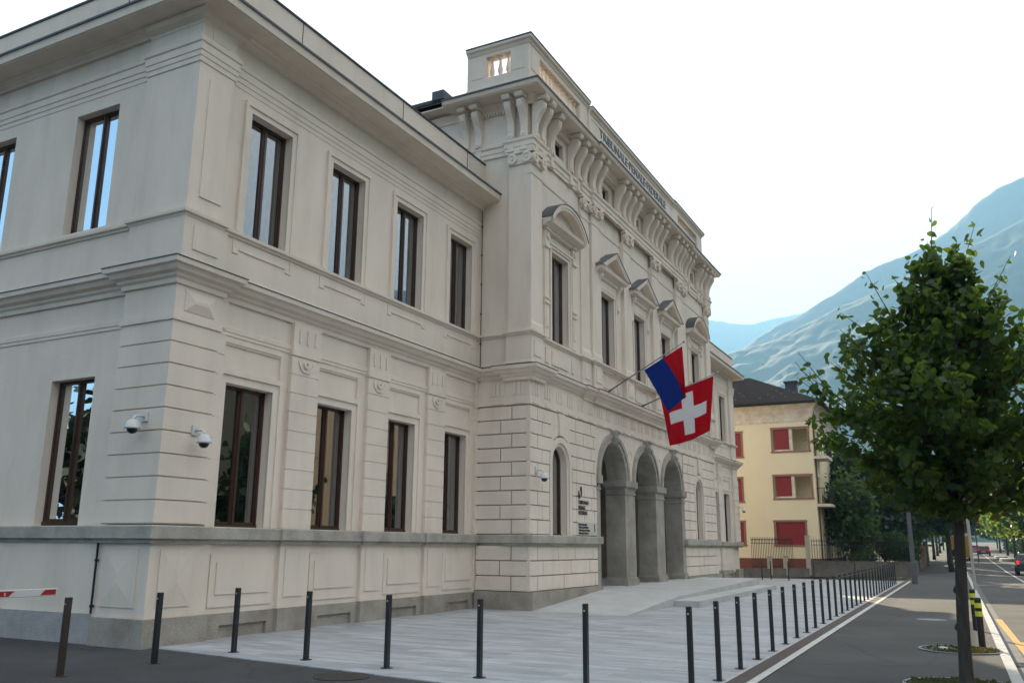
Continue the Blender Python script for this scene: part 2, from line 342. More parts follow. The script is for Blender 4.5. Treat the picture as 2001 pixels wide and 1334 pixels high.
# ------------------------------------------------------------------ courthouse
COURT = empty('courthouse', 'cream stucco courthouse with rusticated ground floor and arched granite portico', 'building', (10.3, 12.1, 0))
COURT.location = (0, 0, 0)
WY = 12.17            # wing wall face
SX = 10.45            # side wall face
CY = 10.52            # centre wall face
CX0, CX1 = 21.27, 40.75
RX1 = 52.3
FW = front(WY); FS = side(SX); FC = front(CY); FCS = side(CX0)
GW = [(11.72, 12.98), (14.27, 15.53), (16.83, 18.09), (19.40, 20.62)]
UW = [(11.84, 13.05), (14.42, 15.64), (16.98, 18.20), (19.59, 20.78)]
mir = lambda a: (2 * 31.1 - a[1], 2 * 31.1 - a[0])
GW2 = [mir(a) for a in GW]; UW2 = [mir(a) for a in UW]
SWG = [(14.15 + 3.3 * i, 15.38 + 3.3 * i) for i in range(6)]; SWU = [(14.37 + 3.3 * i, 15.66 + 3.3 * i) for i in range(6)]
G0, G1, U0, U1 = 1.95, 4.60, 7.58, 10.18
# walls -----------------------------------------------------------
mb = MB()
wall(mb, FW, SX + .4, CX0, .3, 6.6, -.45, 0, [(a, b_, G0, G1) for a, b_ in GW])
wall(mb, FW, SX + .4, CX0, 6.6, 12.0, -.45, 0, [(a, b_, U0, U1) for a, b_ in UW])
wall(mb, FS, WY, 36, .3, 6.6, -.4, 0, [(a, b_, G0, G1 + .06) for a, b_ in SWG])
wall(mb, FS, WY, 36, 6.6, 12.0, -.4, 0, [(a, b_, U0 + .08, U1 + .09) for a, b_ in SWU])
mb.box(FS, 35.6, 36, -42, -.4, .3, 12)
wallW = mb.build('wall', STU, COURT)
mb = MB()
wall(mb, FW, CX1, RX1, .3, 6.6, -.45, 0, [(a, b_, G0, G1) for a, b_ in GW2])
wall(mb, FW, CX1, RX1, 6.6, 12.0, -.45, 0, [(a, b_, U0, U1) for a, b_ in UW2])
mb.box(side(RX1), WY + .45, 36, .002, .4, .3, 12)
mb.build('wall', STU, COURT)
# centre block wall
SEG = [(22.75, 23.97), (37.75, 38.97)]; TRI = [(26.78, 27.98), (30.08, 31.28), (33.36, 34.56)]
AW = [(22.72, 23.75), (37.55, 38.55)]; AC = [27.55, 30.88, 34.10]; AR = 1.2; ASP = 3.88
mb = MB()
wall(mb, FC, CX0, CX1, 6.6, 13.0, -.5, 0, [(a, b_, 7.58, 10.36) for a, b_ in SEG] + [(a, b_, 7.50, 10.18) for a, b_ in TRI])
wall(mb, FC, CX0, CX1, 13.0, 15.5, -.5, 0, [(c - .3, c + .3, 13.72, 14.2) for c in (23.35, 27.4, 30.7, 33.97, 38.35)])
for fr_, xx in ((FCS, 0),):
    mb.box(fr_, CY + .5, 14.6, -.5, 0, .3, 15.5)
mb.box(side(CX1), CY + .5, 14.6, 0.0, .5, .3, 15.5)
mb.box(WORLD, CX0 + .5, CX1 - .5, 14.2, 14.6, 6.6, 15.5)
# ground floor of the centre: outer bays with arched windows
for a, b_ in AW:
    lo, hi = (CX0, 25.98) if a < 30 else (35.62, CX1)
    c = (a + b_) / 2; r = (b_ - a) / 2
    mb.box(FC, lo, a, -.5, 0, .3, 3.98); mb.box(FC, b_, hi, -.5, 0, .3, 3.98); mb.box(FC, a, b_, -.5, 0, .3, G0)
    mb.archfill(FC, lo, hi, 3.98, 6.6, c, r, -.5, 0)
mb.build('wall', STU, COURT)
# spandrel wall above the three arches
mb = MB()
bnd = [25.98, (AC[0] + AC[1]) / 2, (AC[1] + AC[2]) / 2, 35.62]
for i, c in enumerate(AC): mb.archfill(FC, bnd[i], bnd[i + 1], ASP, 6.6, c, AR, -.62, .04)
mb.build('arcade_wall', STU, COURT)
# window bays -----------------------------------------------------
def window(fr, u0, u1, z0, z1, d=-.19, arch=False, fm=WOOD, curtain=True, parent=COURT, single=False, name='window'):
    mb = MB(); t = .052; c = (u0 + u1) / 2; r = (u1 - u0) / 2; top = z1 - r if arch else z1
    mb.box(fr, u0, u0 + t, d - .06, d + .02, z0 + t, top); mb.box(fr, u1 - t, u1, d - .06, d + .02, z0 + t, top)
    mb.box(fr, u0, u1, d - .06, d + .04, z0, z0 + t)
    if arch: mb.ring(fr, c, top, r - t, r, d - .06, d + .02)
    else: mb.box(fr, u0, u1, d - .06, d + .02, z1 - t, z1)
    if not single:
        mb.box(fr, c - .045, c + .045, d - .055, d + .012, z0 + t, z1 - t)
        mb.box(fr, c - .018, c + .018, d + .012, d + .03, z0 + t, z1 - t)
        for a, b_ in ((u0 + t, c - .045), (c + .045, u1 - t)):      # casement rails
            mb.box(fr, a, a + .022, d - .05, d + .004, z0 + t, top - (0 if arch else t)); mb.box(fr, b_ - .022, b_, d - .05, d + .004, z0 + t, top - (0 if arch else t))
            mb.box(fr, a + .022, b_ - .022, d - .05, d + .004, z0 + t, z0 + t + .05)
    w_ = mb.build(name, fm, parent)
    mb = MB()
    if arch:
        pts = [(u0 + t, z0 + t), (u1 - t, z0 + t), (u1 - t, top)] + [(c + (r - t) * math.cos(math.pi * i / 16), top + (r - t) * math.sin(math.pi * i / 16)) for i in range(1, 16)] + [(u0 + t, top)]
        mb.add([fr.p(u, d - .03, z) for u, z in pts], [tuple(range(len(pts)))])
    else: mb.add([fr.p(u0 + t, d - .03, z0 + t), fr.p(u1 - t, d - .03, z0 + t), fr.p(u1 - t, d - .03, z1 - t), fr.p(u0 + t, d - .03, z1 - t)], [(0, 1, 2, 3)])
    mb.build('pane', GLS, w_, recalc=False)
    if curtain:
        mb = MB(); rnd = random.Random(int(u0 * 100 + z0 * 10)); P = []; nn = 46
        lo_, hi_ = (u0 - .1, u1 + .1); ph = rnd.random() * 6
        gap = rnd.choice([.18, .3, .42]) if not arch else .1
        for i in range(nn + 1):
            s_ = i / nn; u = lo_ + (hi_ - lo_) * s_; dd = d - .22 + .035 * math.sin(s_ * 60 + ph) + .02 * math.sin(s_ * 23 + ph)
            P += [fr.p(u, dd, z0 - .05), fr.p(u, dd, z1 + .05)]
        F = [(2 * i, 2 * i + 2, 2 * i + 3, 2 * i + 1) for i in range(nn) if abs(i / nn - .5) > gap / 2]
        mb.add(P, F); mb.build('curtain', CURT, w_, smooth=True, recalc=False)
    return w_
for a, b_ in GW + GW2: window(FW, a, b_, G0, G1)
for a, b_ in UW + UW2: window(FW, a, b_, U0, U1)
for a, b_ in SWG[:3]: window(FS, a, b_, G0 + .03, G1 + .06)
for a, b_ in SWU[:3]: window(FS, a, b_, U0 + .08, U1 + .09)
for a, b_ in SEG: window(FC, a, b_, 7.58, 10.36, -.2)
for a, b_ in TRI: window(FC, a, b_, 7.50, 10.18, -.2)
for c in (23.35, 27.4, 30.7, 33.97, 38.35): window(FC, c - .3, c + .3, 13.72, 14.2, -.13, single=True, curtain=False)
for a, b_ in AW: window(FC, a, b_, G0, 3.98 + (b_ - a) / 2, -.2, arch=True, single=True)
# near-black boxes behind the panes; the rooms' darkness is put into the colour
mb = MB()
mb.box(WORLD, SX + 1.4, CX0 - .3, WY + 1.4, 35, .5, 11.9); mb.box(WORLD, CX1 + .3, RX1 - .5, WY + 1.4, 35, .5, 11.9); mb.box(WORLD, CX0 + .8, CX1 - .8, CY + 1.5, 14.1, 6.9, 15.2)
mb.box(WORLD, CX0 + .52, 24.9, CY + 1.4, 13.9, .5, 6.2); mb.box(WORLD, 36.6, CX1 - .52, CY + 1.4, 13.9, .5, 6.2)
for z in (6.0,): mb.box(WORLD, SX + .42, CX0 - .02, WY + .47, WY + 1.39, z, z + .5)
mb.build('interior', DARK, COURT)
# portico interior
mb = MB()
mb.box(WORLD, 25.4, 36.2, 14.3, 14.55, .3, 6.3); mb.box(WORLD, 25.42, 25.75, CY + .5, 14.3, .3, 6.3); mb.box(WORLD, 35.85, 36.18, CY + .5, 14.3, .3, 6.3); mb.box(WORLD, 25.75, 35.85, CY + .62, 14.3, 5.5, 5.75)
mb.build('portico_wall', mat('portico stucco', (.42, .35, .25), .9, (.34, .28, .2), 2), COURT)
# architraves ------------------------------------------------------
mb = MB()
def architrave(fr, u0, u1, z0, z1, w_=.2, proud=.05):
    """stepped frame round three sides of an opening"""
    for k, (a, b_, p) in enumerate(((0, w_ * .6, proud * .6), (w_ * .6, w_, proud * 1.25))):
        mb.box(fr, u0 - b_, u0 - a, -.01, p, z0, z1 + b_); mb.box(fr, u1 + a, u1 + b_, -.01, p, z0, z1 + b_)
        mb.box(fr, u0 - a, u1 + a, -.01, p, z1 + a, z1 + b_)
def surround(*a):
    global mb
    mb = MB(); architrave(*a); mb.build('window_surround', STU, COURT)
for a, b_ in UW + UW2: surround(FW, a, b_, U0, U1)
for a, b_ in GW + GW2: surround(FW, a, b_, G0, G1, .26, .055)
# wing relief ------------------------------------------------------
PIL = [(13.42, 14.0 + .28), (16.03, 16.86), (18.58, 19.41)]
PIL2 = [mir(a) for a in PIL]
for (p0, p1) in PIL + PIL2 + [(21.08, CX0 + .02), (CX1 - .02, 40.95)]:
    mb = MB(); narrow = p1 - p0 < .4; k = 0; z = G0
    while z < 5.2:
        z1 = min(z + .39, 5.46) if k < 8 else 5.46
        mb.box(FW, p0, p1, -.01, .09, z + .008, z1 - .008); z = z1; k += 1
        if k > 8: break
    mb.box(FW, p0 + .012, p1 - .012, -.01, .075, G0 + .002, 5.455)
    mb.box(FW, p0 - .015, p1 + .015, -.01, .115, 5.46, 5.60); mb.box(FW, p0, p1, -.01, .10, 5.60, 6.16)
    if not narrow:
        c = (p0 + p1) / 2
        for q in (-.24, 0, .24): mb.box(FW, c + q - .03, c + q + .03, .09, .125, 5.74, 6.04)
        for i in range(1): mb.ring(FW, c, 5.38, .20, .245, .08, .115, math.pi, 2 * math.pi, 20)
        mb.ring(FW, c, 5.32, .03, .09, .08, .135, 0, 2 * math.pi, 20)
    mb.build('pilaster', STU, COURT)
mb = MB()    # recessed panels above the ground windows: raised frames
for a, b_ in GW + GW2:
    a2, b2 = a - .16, b_ + .2; mb = MB()
    mb.box(FW, a2, b2, -.01, .05, 5.36, 5.44); mb.box(FW, a2, a2 + .05, -.01, .05, 4.9, 5.36); mb.box(FW, b2 - .05, b2, -.01, .05, 4.9, 5.36)
    mb.box(FW, a2 + .05, b2 - .05, -.01, .03, 5.32, 5.36); mb.build('panel', STU, COURT)
# corner pier (front and side): stacked blocks with joints
def pier_blocks(mb, x0, x1, y0, y1, z, n_, h, gap=.022, inset=.035, last=None):
    mb.box(WORLD, x0 + inset, x1, y0 + inset, y1, z, z + n_ * h)
    for i in range(n_): mb.box(WORLD, x0, x1 + .001, y0, y1 + .001, z + i * h + gap, z + (i + 1) * h - gap * .2)
mb = MB()
pier_blocks(mb, 10.28, 11.36, 12.03, 13.36, 1.97, 9, .39)
pier_blocks(mb, 11.361, 11.60, 12.10, 12.6, 1.97, 9, .39, .01, .02)
mb.box(WORLD, 10.25, 11.39, 12.0, 13.38, 5.48, 5.60); mb.box(WORLD, 10.29, 11.35, 12.04, 13.36, 5.60, 6.2)
mb.box(WORLD, 11.352, 11.6, 12.11, 12.6, 5.6, 6.2)
mb.prism(front(12.04), [(10.5, 5.68), (11.2, 5.68), (11.2, 6.06), (10.5, 6.06)], 0, .012)
P = [(10.5, 12.028, 5.68), (11.2, 12.028, 5.68), (11.2, 12.028, 6.06), (10.5, 12.028, 6.06), (10.68, 11.97, 5.84), (11.02, 11.97, 5.84), (11.02, 11.97, 5.90), (10.68, 11.97, 5.90)]
mb.add(P, [(0, 1, 5, 4), (1, 2, 6, 5), (2, 3, 7, 6), (3, 0, 4, 7), (4, 5, 6, 7)])
# upper corner pier
mb.box(WORLD, 10.33, 11.28, 12.05, 13.5, 6.6, 7.46); mb.box(WORLD, 10.36, 11.24, 12.08, 13.52, 7.6, 11.45)
mb.box(front(12.08), 10.62, 11.15, 0, .025, 7.9, 10.3); mb.box(front(12.05), 10.55, 11.15, 0, .02, 6.85, 7.3)
mb.box(WORLD, 10.30, 11.31, 12.02, 13.53, 10.98, 11.08)
mb.box(front(12.08), 10.6, 11.05, 0, .02, 11.12, 11.4)
mb.box(front(12.1), 11.2, 11.42, -.1, 0, 6.6, 7.46)
mb.build('corner_pier', STU, COURT); mb = MB()
pier_blocks(mb, 51.2, RX1 + .05, 12.03, 12.9, 1.97, 9, .39)
mb.box(WORLD, 51.25, RX1 + .02, 12.06, 12.9, 5.48, 12.0)
mb.build('corner_pier', STU, COURT)
# continuous mouldings: path runs from the far back along the side to the inner corner (right-hand normal = outwards)
def rev(prof): return prof
PW = [(SX, 36), (SX, 13.37), (10.29, 13.37), (10.29, 12.05), (11.37, 12.05), (11.37, WY), (CX0 + .02, WY)]
PW = PW[::1]
def outward(path): return path
# travelling -Y along the side then +X along the front: right-hand normal points to -X ... then -Y
PU = [(SX, 36), (SX, 13.51), (10.35, 13.51), (10.35, 12.07), (11.26, 12.07), (11.26, WY), (CX0 + .02, WY)]
PR = [(CX1 - .02, WY), (51.2, WY), (51.2, 12.05), (RX1 + .04, 12.05), (RX1 + .04, 36)]
PC = [(CX0, 14.6), (CX0, 11.18), (21.13, 11.18), (21.13, 10.38), (21.92, 10.38), (21.92, CY), (24.95, CY), (24.95, 10.44), (25.72, 10.44), (25.72, 10.36), (36.25, 10.36), (36.25, 10.44), (37.0, 10.44), (37.0, CY), (40.1, CY), (40.1, 10.38), (40.88, 10.38), (40.88, 11.18), (CX1, 11.18), (CX1, 14.6)]
def mould(name, prof, paths, M_=STU, proud=0):
    for p in paths:
        mb = MB(); mb.sweep([(o, z) for o, z in prof], p); mb.build(name, M_, COURT)
c1 = [(-.05, 6.14), (.05, 6.14), (.06, 6.22), (.11, 6.26), (.12, 6.30), (.20, 6.34), (.24, 6.42), (.30, 6.44), (.31, 6.53), (.0, 6.60), (-.05, 6.60)]
mould('cornice', c1, [PW, PR, PC])
mould('flashing', [(-.05, 6.603), (-.0, 6.603), (.325, 6.533), (.325, 6.548), (.0, 6.62), (-.05, 6.62)], [PW, PR, PC], LEAD)
mould('sill_course', [(-.05, 7.44), (.03, 7.44), (.04, 7.48), (.085, 7.50), (.09, 7.56), (.03, 7.585), (-.05, 7.585)], [PU, PR, PC])
mould('pedestal_base', [(-.05, 6.63), (.035, 6.63), (.02, 6.70), (-.05, 6.70)], [PU, PR, PC])
mould('frieze_lines', [(-.05, 10.56), (.012, 10.56), (.012, 10.66), (.03, 10.67), (.03, 10.77), (.048, 10.78), (.048, 10.93), (.075, 10.95), (.085, 11.02), (-.05, 11.03)], [PU, PR])
mould('frieze_lines', [(-.05, 5.50), (.02, 5.50), (.02, 5.56), (.035, 5.57), (.035, 5.66), (.02, 5.67), (-.05, 5.67)], [[(SX, 36), (SX, 13.37)], [(11.37, WY), (CX0, WY)], [(CX1, WY), (51.2, WY)]])
main_c = [(-.2, 11.46), (.05, 11.46), (.07, 11.50), (.12, 11.53), (.14, 11.57), (.20, 11.59), (.22, 11.62), (.60, 11.635), (.60, 11.655), (.63, 11.655), (.645, 11.79), (.66, 11.81), (-.2, 11.86)]
PP = [(SX - .02, 36), (SX - .02, 12.13), (CX0 + .02, 12.13)]
PP2 = [(CX1 - .02, 12.13), (RX1 + .02, 12.13), (RX1 + .02, 36)]
PPm = [(SX, 36), (SX, 13.6), (10.42, 13.6), (10.42, 12.13), (11.3, 12.13), (11.3, 12.16), (CX0, 12.16)]
mould('main_cornice', main_c, [PP, PP2])
mould('main_cornice', [(-.1, 11.38), (.03, 11.38), (.04, 11.44), (.10, 11.47), (.16, 11.50), (.18, 11.6), (-.1, 11.61)], [[(10.38, 13.53), (10.38, 12.1), (11.24, 12.1), (11.24, 12.3)]])
mould('gutter_edge', [(-.2, 11.864), (.665, 11.814), (.685, 11.82), (.685, 11.865), (.64, 11.87), (-.2, 11.92)], [PP, PP2], LEAD)
mould('parapet', [(-.35, 11.7), (.10, 11.7), (.10, 12.88), (-.35, 12.88)], [PP, PP2])
mould('parapet_cap', [(-.38, 12.884), (.13, 12.884), (.14, 12.92), (-.38, 12.93)], [PP, PP2], LEAD)
# thin joints/downleads on parapet
mb = MB()
for u in (13.0, 16.9, 20.2): mb.box(front(12.03), u, u + .012, 0, .012, 11.98, 12.88)
for u in (14.3, 19.5, 24.7): mb.box(side(SX - .12), u, u + .012, 0, .012, 11.98, 12.88)
mb.box(FW, CX0 - .06, CX0 - .045, .1, .12, .5, 11.4)
for z in np.arange(1, 11.4, .9): mb.box(FW, CX0 - .075, CX0 - .03, .08, .13, z, z + .03)
mb.box(FS, 13.39, 13.41, 0, .02, 4.9, 6.2); mb.box(FS, 13.53, 13.55, 0, .02, 10.4, 11.7); mb.box(FS, 13.25, 13.275, .2, .23, .5, 1.66)
for z in (.6, 1.35): mb.box(FS, 13.24, 13.285, .18, .24, z, z + .04)
mb.build('lightning_conductor', IRON, COURT)
# apron panels under the upper windows
for a, b_ in UW + UW2:
    mb = MB(); mb.box(FW, a - .22, a - .19, 0, .02, 7.14, 7.44); mb.box(FW, a - .19, a - .06, 0, .02, 7.14, 7.165)
    mb.box(FW, a - .05, b_ + .05, 0, .022, 7.22, 7.245); mb.box(FW, b_ + .06, b_ + .19, 0, .02, 7.14, 7.165); mb.box(FW, b_ + .19, b_ + .22, 0, .02, 7.14, 7.44); mb.build('apron_panel', STU, COURT)
# plinth ------------------------------------------------------------
mb = MB()
segs = [(11.6, 13.42), (14.28, 16.03), (16.86, 18.58), (19.41, 21.08)]
for fr_, ss, pl in ((FW, segs, PIL), (FW, [mir(s_) for s_ in segs], PIL2)):
    for a, b_ in ss:
        mb.box(fr_, a - .02, b_ + .02, -.01, .02, .42, 1.72); mb.box(fr_, a + .1, b_ - .1, .02, .045, .55, 1.48)
        mb.box(fr_, a + .24, b_ - .22, .045, .07, .77, 1.34)
    for a, b_ in pl:
        mb.box(fr_, a, b_, -.01, .10, .42, 1.72); mb.box(fr_, a + .14, b_ - .14, .10, .125, .66, 1.56)
    mb.build('plinth', STU, COURT); mb = MB()
mb.box(WORLD, 10.29, 11.38, 12.05, 13.3, .44, 1.72); mb.box(WORLD, 11.381, 11.62, 12.09, 12.6, .44, 1.72)
mb.box(WORLD, 10.352, 10.8, 13.301, 36, .44, 1.72)
for fr_, c, hw in ((front(12.05), 10.86, .36), (side(10.29), 12.72, .42)):     # diamond-cut blocks
    mb.box(fr_, c - hw, c + hw, 0, .02, .62, 1.56)
    mb.add([fr_.p(c - hw + .03, .02, .65), fr_.p(c + hw - .03, .02, .65), fr_.p(c + hw - .03, .02, 1.53), fr_.p(c - hw + .03, .02, 1.53), fr_.p(c, .055, 1.02), fr_.p(c, .055, 1.16)],
           [(0, 1, 4), (1, 2, 5, 4), (2, 3, 5), (3, 0, 4, 5)])
mb.box(FW, 21.08, CX0, -.01, .06, .42, 1.72)
mb.build('plinth', STU, COURT)
PB = [(10.35, 36), (10.35, 13.37), (10.24, 13.37), (10.24, 12.0), (11.42, 12.0), (11.42, 12.05)]
for a, b_ in PIL: PB += [(a - .03, 12.08 - .0), (a - .03, 12.02), (b_ + .03, 12.02), (b_ + .03, 12.08)]
PB[5] = (11.42, 12.08); PB += [(CX0, 12.08)]
band = [(-.1, 1.66), (.03, 1.66), (.03, 1.72), (.10, 1.735), (.105, 1.93), (.09, 1.95), (-.1, 1.957)]
PBc = [(CX0, 12.1), (CX0, 11.2), (21.13, 11.2), (21.13, 10.40), (26.02, 10.40), (26.02, 10.7)]
PBc2 = [(35.55, 10.7), (35.55, 10.40), (40.85, 10.40), (40.85, 12.1)]
PBr = [(CX1, 12.08)]
for a, b_ in PIL2[::-1]: PBr += [(a - .03, 12.08), (a - .03, 12.02), (b_ + .03, 12.02), (b_ + .03, 12.08)]
PBr += [(51.2, 12.08), (51.2, 12.0), (RX1 + .05, 12.0), (RX1 + .05, 30)]
mould('stone_band', band, [PB, PBc, PBc2, PBr], GRA)
# granite base courses
mb = MB(); mb.box(WORLD, 10.22, 11.40, 11.98, 13.25, -.3, .45); mb.box(WORLD, 11.401, 11.64, 12.03, 12.6, -.3, .45)
for ss, pl in ((segs, PIL), ([mir(s_) for s_ in segs], PIL2)):
    for a, b_ in ss:
        v0, v1 = a + .4, b_ - .22
        wall(mb, FW, a - .02 if a != 11.6 else 11.641, b_, -.2, .44, -.2, .06, [(v0, v1, -.1, .235)]); mb.box(FW, v0, v1, -.1, -.01, -.2, .235)
    for a, b_ in pl: mb.box(FW, a - .02, b_ + .02, -.2, .145, -.2, .45)
    mb.build('granite_base', GRB, COURT); mb = MB()
mb.box(WORLD, 51.2, RX1 + .07, 11.99, 12.9, -.2, .45)
mb.build('granite_base', GRB, COURT)
mb = MB(); mb.box(WORLD, 10.30, 10.8, 13.251, 36, -.3, .485); mb.build('rendered_base', REN, COURT)
mb = MB(); mb.box(WORLD, 21.11, 22.3, 10.33, 12.1, -.2, .47); mb.box(WORLD, 22.302, 26.1, 10.33, 11.0, -.2, .47)
mb.build('granite_base', GRB, COURT); mb = MB(); mb.box(WORLD, 35.5, 40.9, 10.33, 12.1, -.2, .47); mb.build('granite_base', GRB, COURT)

# centre block rustication -------------------------------------------
mb = MB()
def rust_rows(fr, u0, u1, z0, n_, h, pattern, skip=None, d=.075, gap=.015, arch=None):
    """raised blocks in courses; arch=(uc, zc, R): blocks stop at the arch surround"""
    for i in range(n_):
        za, zb = z0 + i * h + gap, z0 + (i + 1) * h - gap
        cuts = [u0] + [u for u in pattern[i % len(pattern)] if u0 < u < u1] + [u1]
        for a, b_ in zip(cuts, cuts[1:]):
            a2, b2 = a + gap, b_ - gap
            if arch:
                uc, zc, Rr = arch
                def hw(z): return Rr if z <= zc else (math.sqrt(max(0, Rr * Rr - (z - zc) ** 2)) if z < zc + Rr else 0)
                lo_, hi_ = uc - hw(za), uc + hw(za)
                lo2, hi2 = uc - hw(zb), uc + hw(zb)
                if zb < zc + Rr or za < zc + Rr:
                    if a2 < lo_ and b2 > lo2:       # left neighbour
                        if b2 > lo_:
                            mb.prism(fr, [(a2, za), (max(a2 + .02, lo_ - gap), za), (max(a2 + .03, min(b2, lo2 - gap)), zb), (a2, zb)], -.01, d)
                            if b2 > hi_ : mb.prism(fr, [(hi_ + gap, za), (b2, za), (b2, zb), (min(b2, max(hi2 + gap, a2)), zb)], -.01, d)
                            continue
                    elif a2 >= lo_ and a2 < hi_:
                        if b2 > hi_: mb.prism(fr, [(hi_ + gap, za), (b2, za), (b2, zb), (max(hi2 + gap, min(a2, hi_)), zb)], -.01, d)
                        continue
            if b2 - a2 > .03: mb.prism(fr, [(a2, za), (b2, za), (b2, zb), (a2, zb)], -.01, d)
pat1 = [[21.65, 22.75, 24.35, 25.55], [21.95, 22.75, 24.35, 24.95, 25.75], ]
rust_rows(FC, 21.17, 25.98, 1.96, 9, .387, pat1, arch=(23.235, 3.98, .80))
pat2 = [[u for u in (62.05 - x for x in (21.65, 22.75, 24.35, 25.55))][::-1], [u for u in (62.05 - x for x in (21.95, 22.75, 24.35, 24.95, 25.75))][::-1]]
rust_rows(FC, 35.65, 40.8, 1.96, 9, .387, pat2, arch=(38.05, 3.98, .78))
rust_rows(FC, 21.17, 26.0, .48, 3, .395, [[21.65, 23.4, 24.85, 25.75], [22.0, 23.9, 25.3], [21.65, 23.0, 24.2, 25.6]])
rust_rows(FC, 35.65, 40.8, .48, 3, .395, [[36.5, 37.6, 38.9, 40.2], [36.0, 37.0, 38.3, 39.6], [36.5, 37.6, 38.9, 40.2]])
# side faces of the centre block
rust_rows(FCS, 10.53, 12.1, 1.96, 9, .387, [[11.0], [11.35]], d=.10)
rust_rows(FCS, 10.53, 12.1, .48, 3, .395, [[11.0], [11.35]], d=.10)
mb.box(WORLD, 21.19, 21.3, 10.465, 10.56, .485, 5.435)
# keystones over the arched windows
for c in (23.235, 38.05):
    mb.prism(FC, [(c - .14, 4.80), (c + .14, 4.80), (c + .22, 5.44), (c - .22, 5.44)], 0, .12)
    for s_ in (-1, 1): mb.prism(FC, [(c + s_ * .17, 4.80), (c + s_ * .62, 4.62), (c + s_ * .74, 5.44), (c + s_ * .25, 5.44)], 0, .07)
mb.build('rusticated_stone', STU, COURT)
for a, b_ in AW:
    mb = MB(); c = (a + b_) / 2; r = (b_ - a) / 2
    for r0, r1, p in ((0, .1, .03), (.1, .26, .085)):
        mb.ring(FC, c, 3.98, r + r0, r + r1, -.01, p)
        mb.box(FC, c - r - r1, c - r - r0, -.01, p, G0, 3.98); mb.box(FC, c + r + r0, c + r + r1, -.01, p, G0, 3.98)
    mb.build('arched_surround', STU, COURT)
# entablature of the ground floor: flutes and drop blocks
mb = MB()
mb.box(FC, 21.15, 40.85, -.01, .10, 5.47, 5.62); mb.box(FC, 21.16, 40.84, -.01, .085, 5.62, 6.16)
mb.box(FCS, 10.535, 12.1, -.01, .115, 5.472, 5.618); mb.box(FCS, 10.54, 12.1, -.01, .095, 5.619, 6.158)
x = 21.3
while x < 40.7:
    for q in range(3): mb.box(FC, x + q * .16, x + q * .16 + .10, .085, .105, 5.74, 6.10)
    mb.box(FC, x, x + .42, .10, .125, 5.50, 5.545); x += .8
for y in (10.6, 11.25):
    for q in range(3): mb.box(FCS, y + q * .14, y + q * .14 + .09, .10, .12, 5.74, 6.10)
    mb.box(FCS, y, y + .37, .12, .14, 5.50, 5.545)
mb.build('entablature', STU, COURT)
# portico: granite arches, imposts, piers
mb = MB()
for c in AC:
    mb = MB(); mb.ring(FC, c, ASP, AR - .02, AR + .13, -.64, .09); mb.ring(FC, c, ASP, AR + .13, AR + .27, -.02, .13); mb.build('portico_arch', GRA, COURT)
for c in AC:
    mb = MB(); mb.prism(FC, [(c - .11, 4.98), (c + .11, 4.98), (c + .17, 5.44), (c - .17, 5.44)], 0, .22)
    mb.prof(FC, [(.2, 5.02), (.30, 5.05), (.34, 5.13), (.30, 5.2), (.24, 5.25), (.25, 5.35), (.32, 5.4), (.30, 5.46), (.2, 5.46)], c - .12, c + .12)
    mb.build('keystone', GRA, COURT, bevel=.01)
def portico_pier(u0, u1, half=None):
    mb = MB()
    mb.box(FC, u0, u1, -.66, .06, .62, 3.42)
    mb.box(FC, u0 - .06, u1 + .06, -.70, .13, .33, .56); mb.prism(FC, [(u0 - .04, .56), (u1 + .04, .56), (u1, .64), (u0, .64)], -.68, .10)
    mb.box(FC, u0 - .03, u1 + .03, -.68, .09, 3.40, 3.47); mb.box(FC, u0 - .01, u1 + .01, -.67, .07, 3.47, 3.62)
    mb.box(FC, u0 - .09, u1 + .09, -.73, .15, 3.66, 3.88); mb.prof(FC, [(.07, 3.60), (.15, 3.66), (-.73, 3.66), (-.67, 3.60)], u0 - .05, u1 + .05)
    mb.build('portico_pier', GRC, COURT, bevel=.012)
portico_pier(28.62, 29.62); portico_pier(31.95, 32.95); portico_pier(35.30, 35.7)
mb = MB(); mb.box(FC, 26.0, 26.32, -.66, .06, .33, 3.42); mb.box(FC, 25.99, 26.36, -.70, .15, 3.62, 3.88); mb.box(FC, 25.99, 26.33, -.68, .09, 3.42, 3.5); mb.box(FC, 26.0, 26.32, -.67, .07, 3.5, 3.62)
mb.build('portico_pier', GRC, COURT, bevel=.012)
mb = MB()
for c in ((AC[0] + AC[1]) / 2, (AC[1] + AC[2]) / 2): mb = MB(); mb.ring(FC, c, 4.72, .20, .24, .03, .06, 0, 2 * math.pi, 28); mb.build('roundel', STU, COURT)
# portico doors
mb = MB()
for c in AC:
    mb = MB(); mb.box(WORLD, c - .85, c + .85, 14.22, 14.3, .38, 3.6); dw = mb.build('door', WOOD, COURT)
    mb = MB(); mb.box(WORLD, c + .05, c + .09, 14.16, 14.22, 1.2, 1.7); mb.build('handle', LEAD, dw)
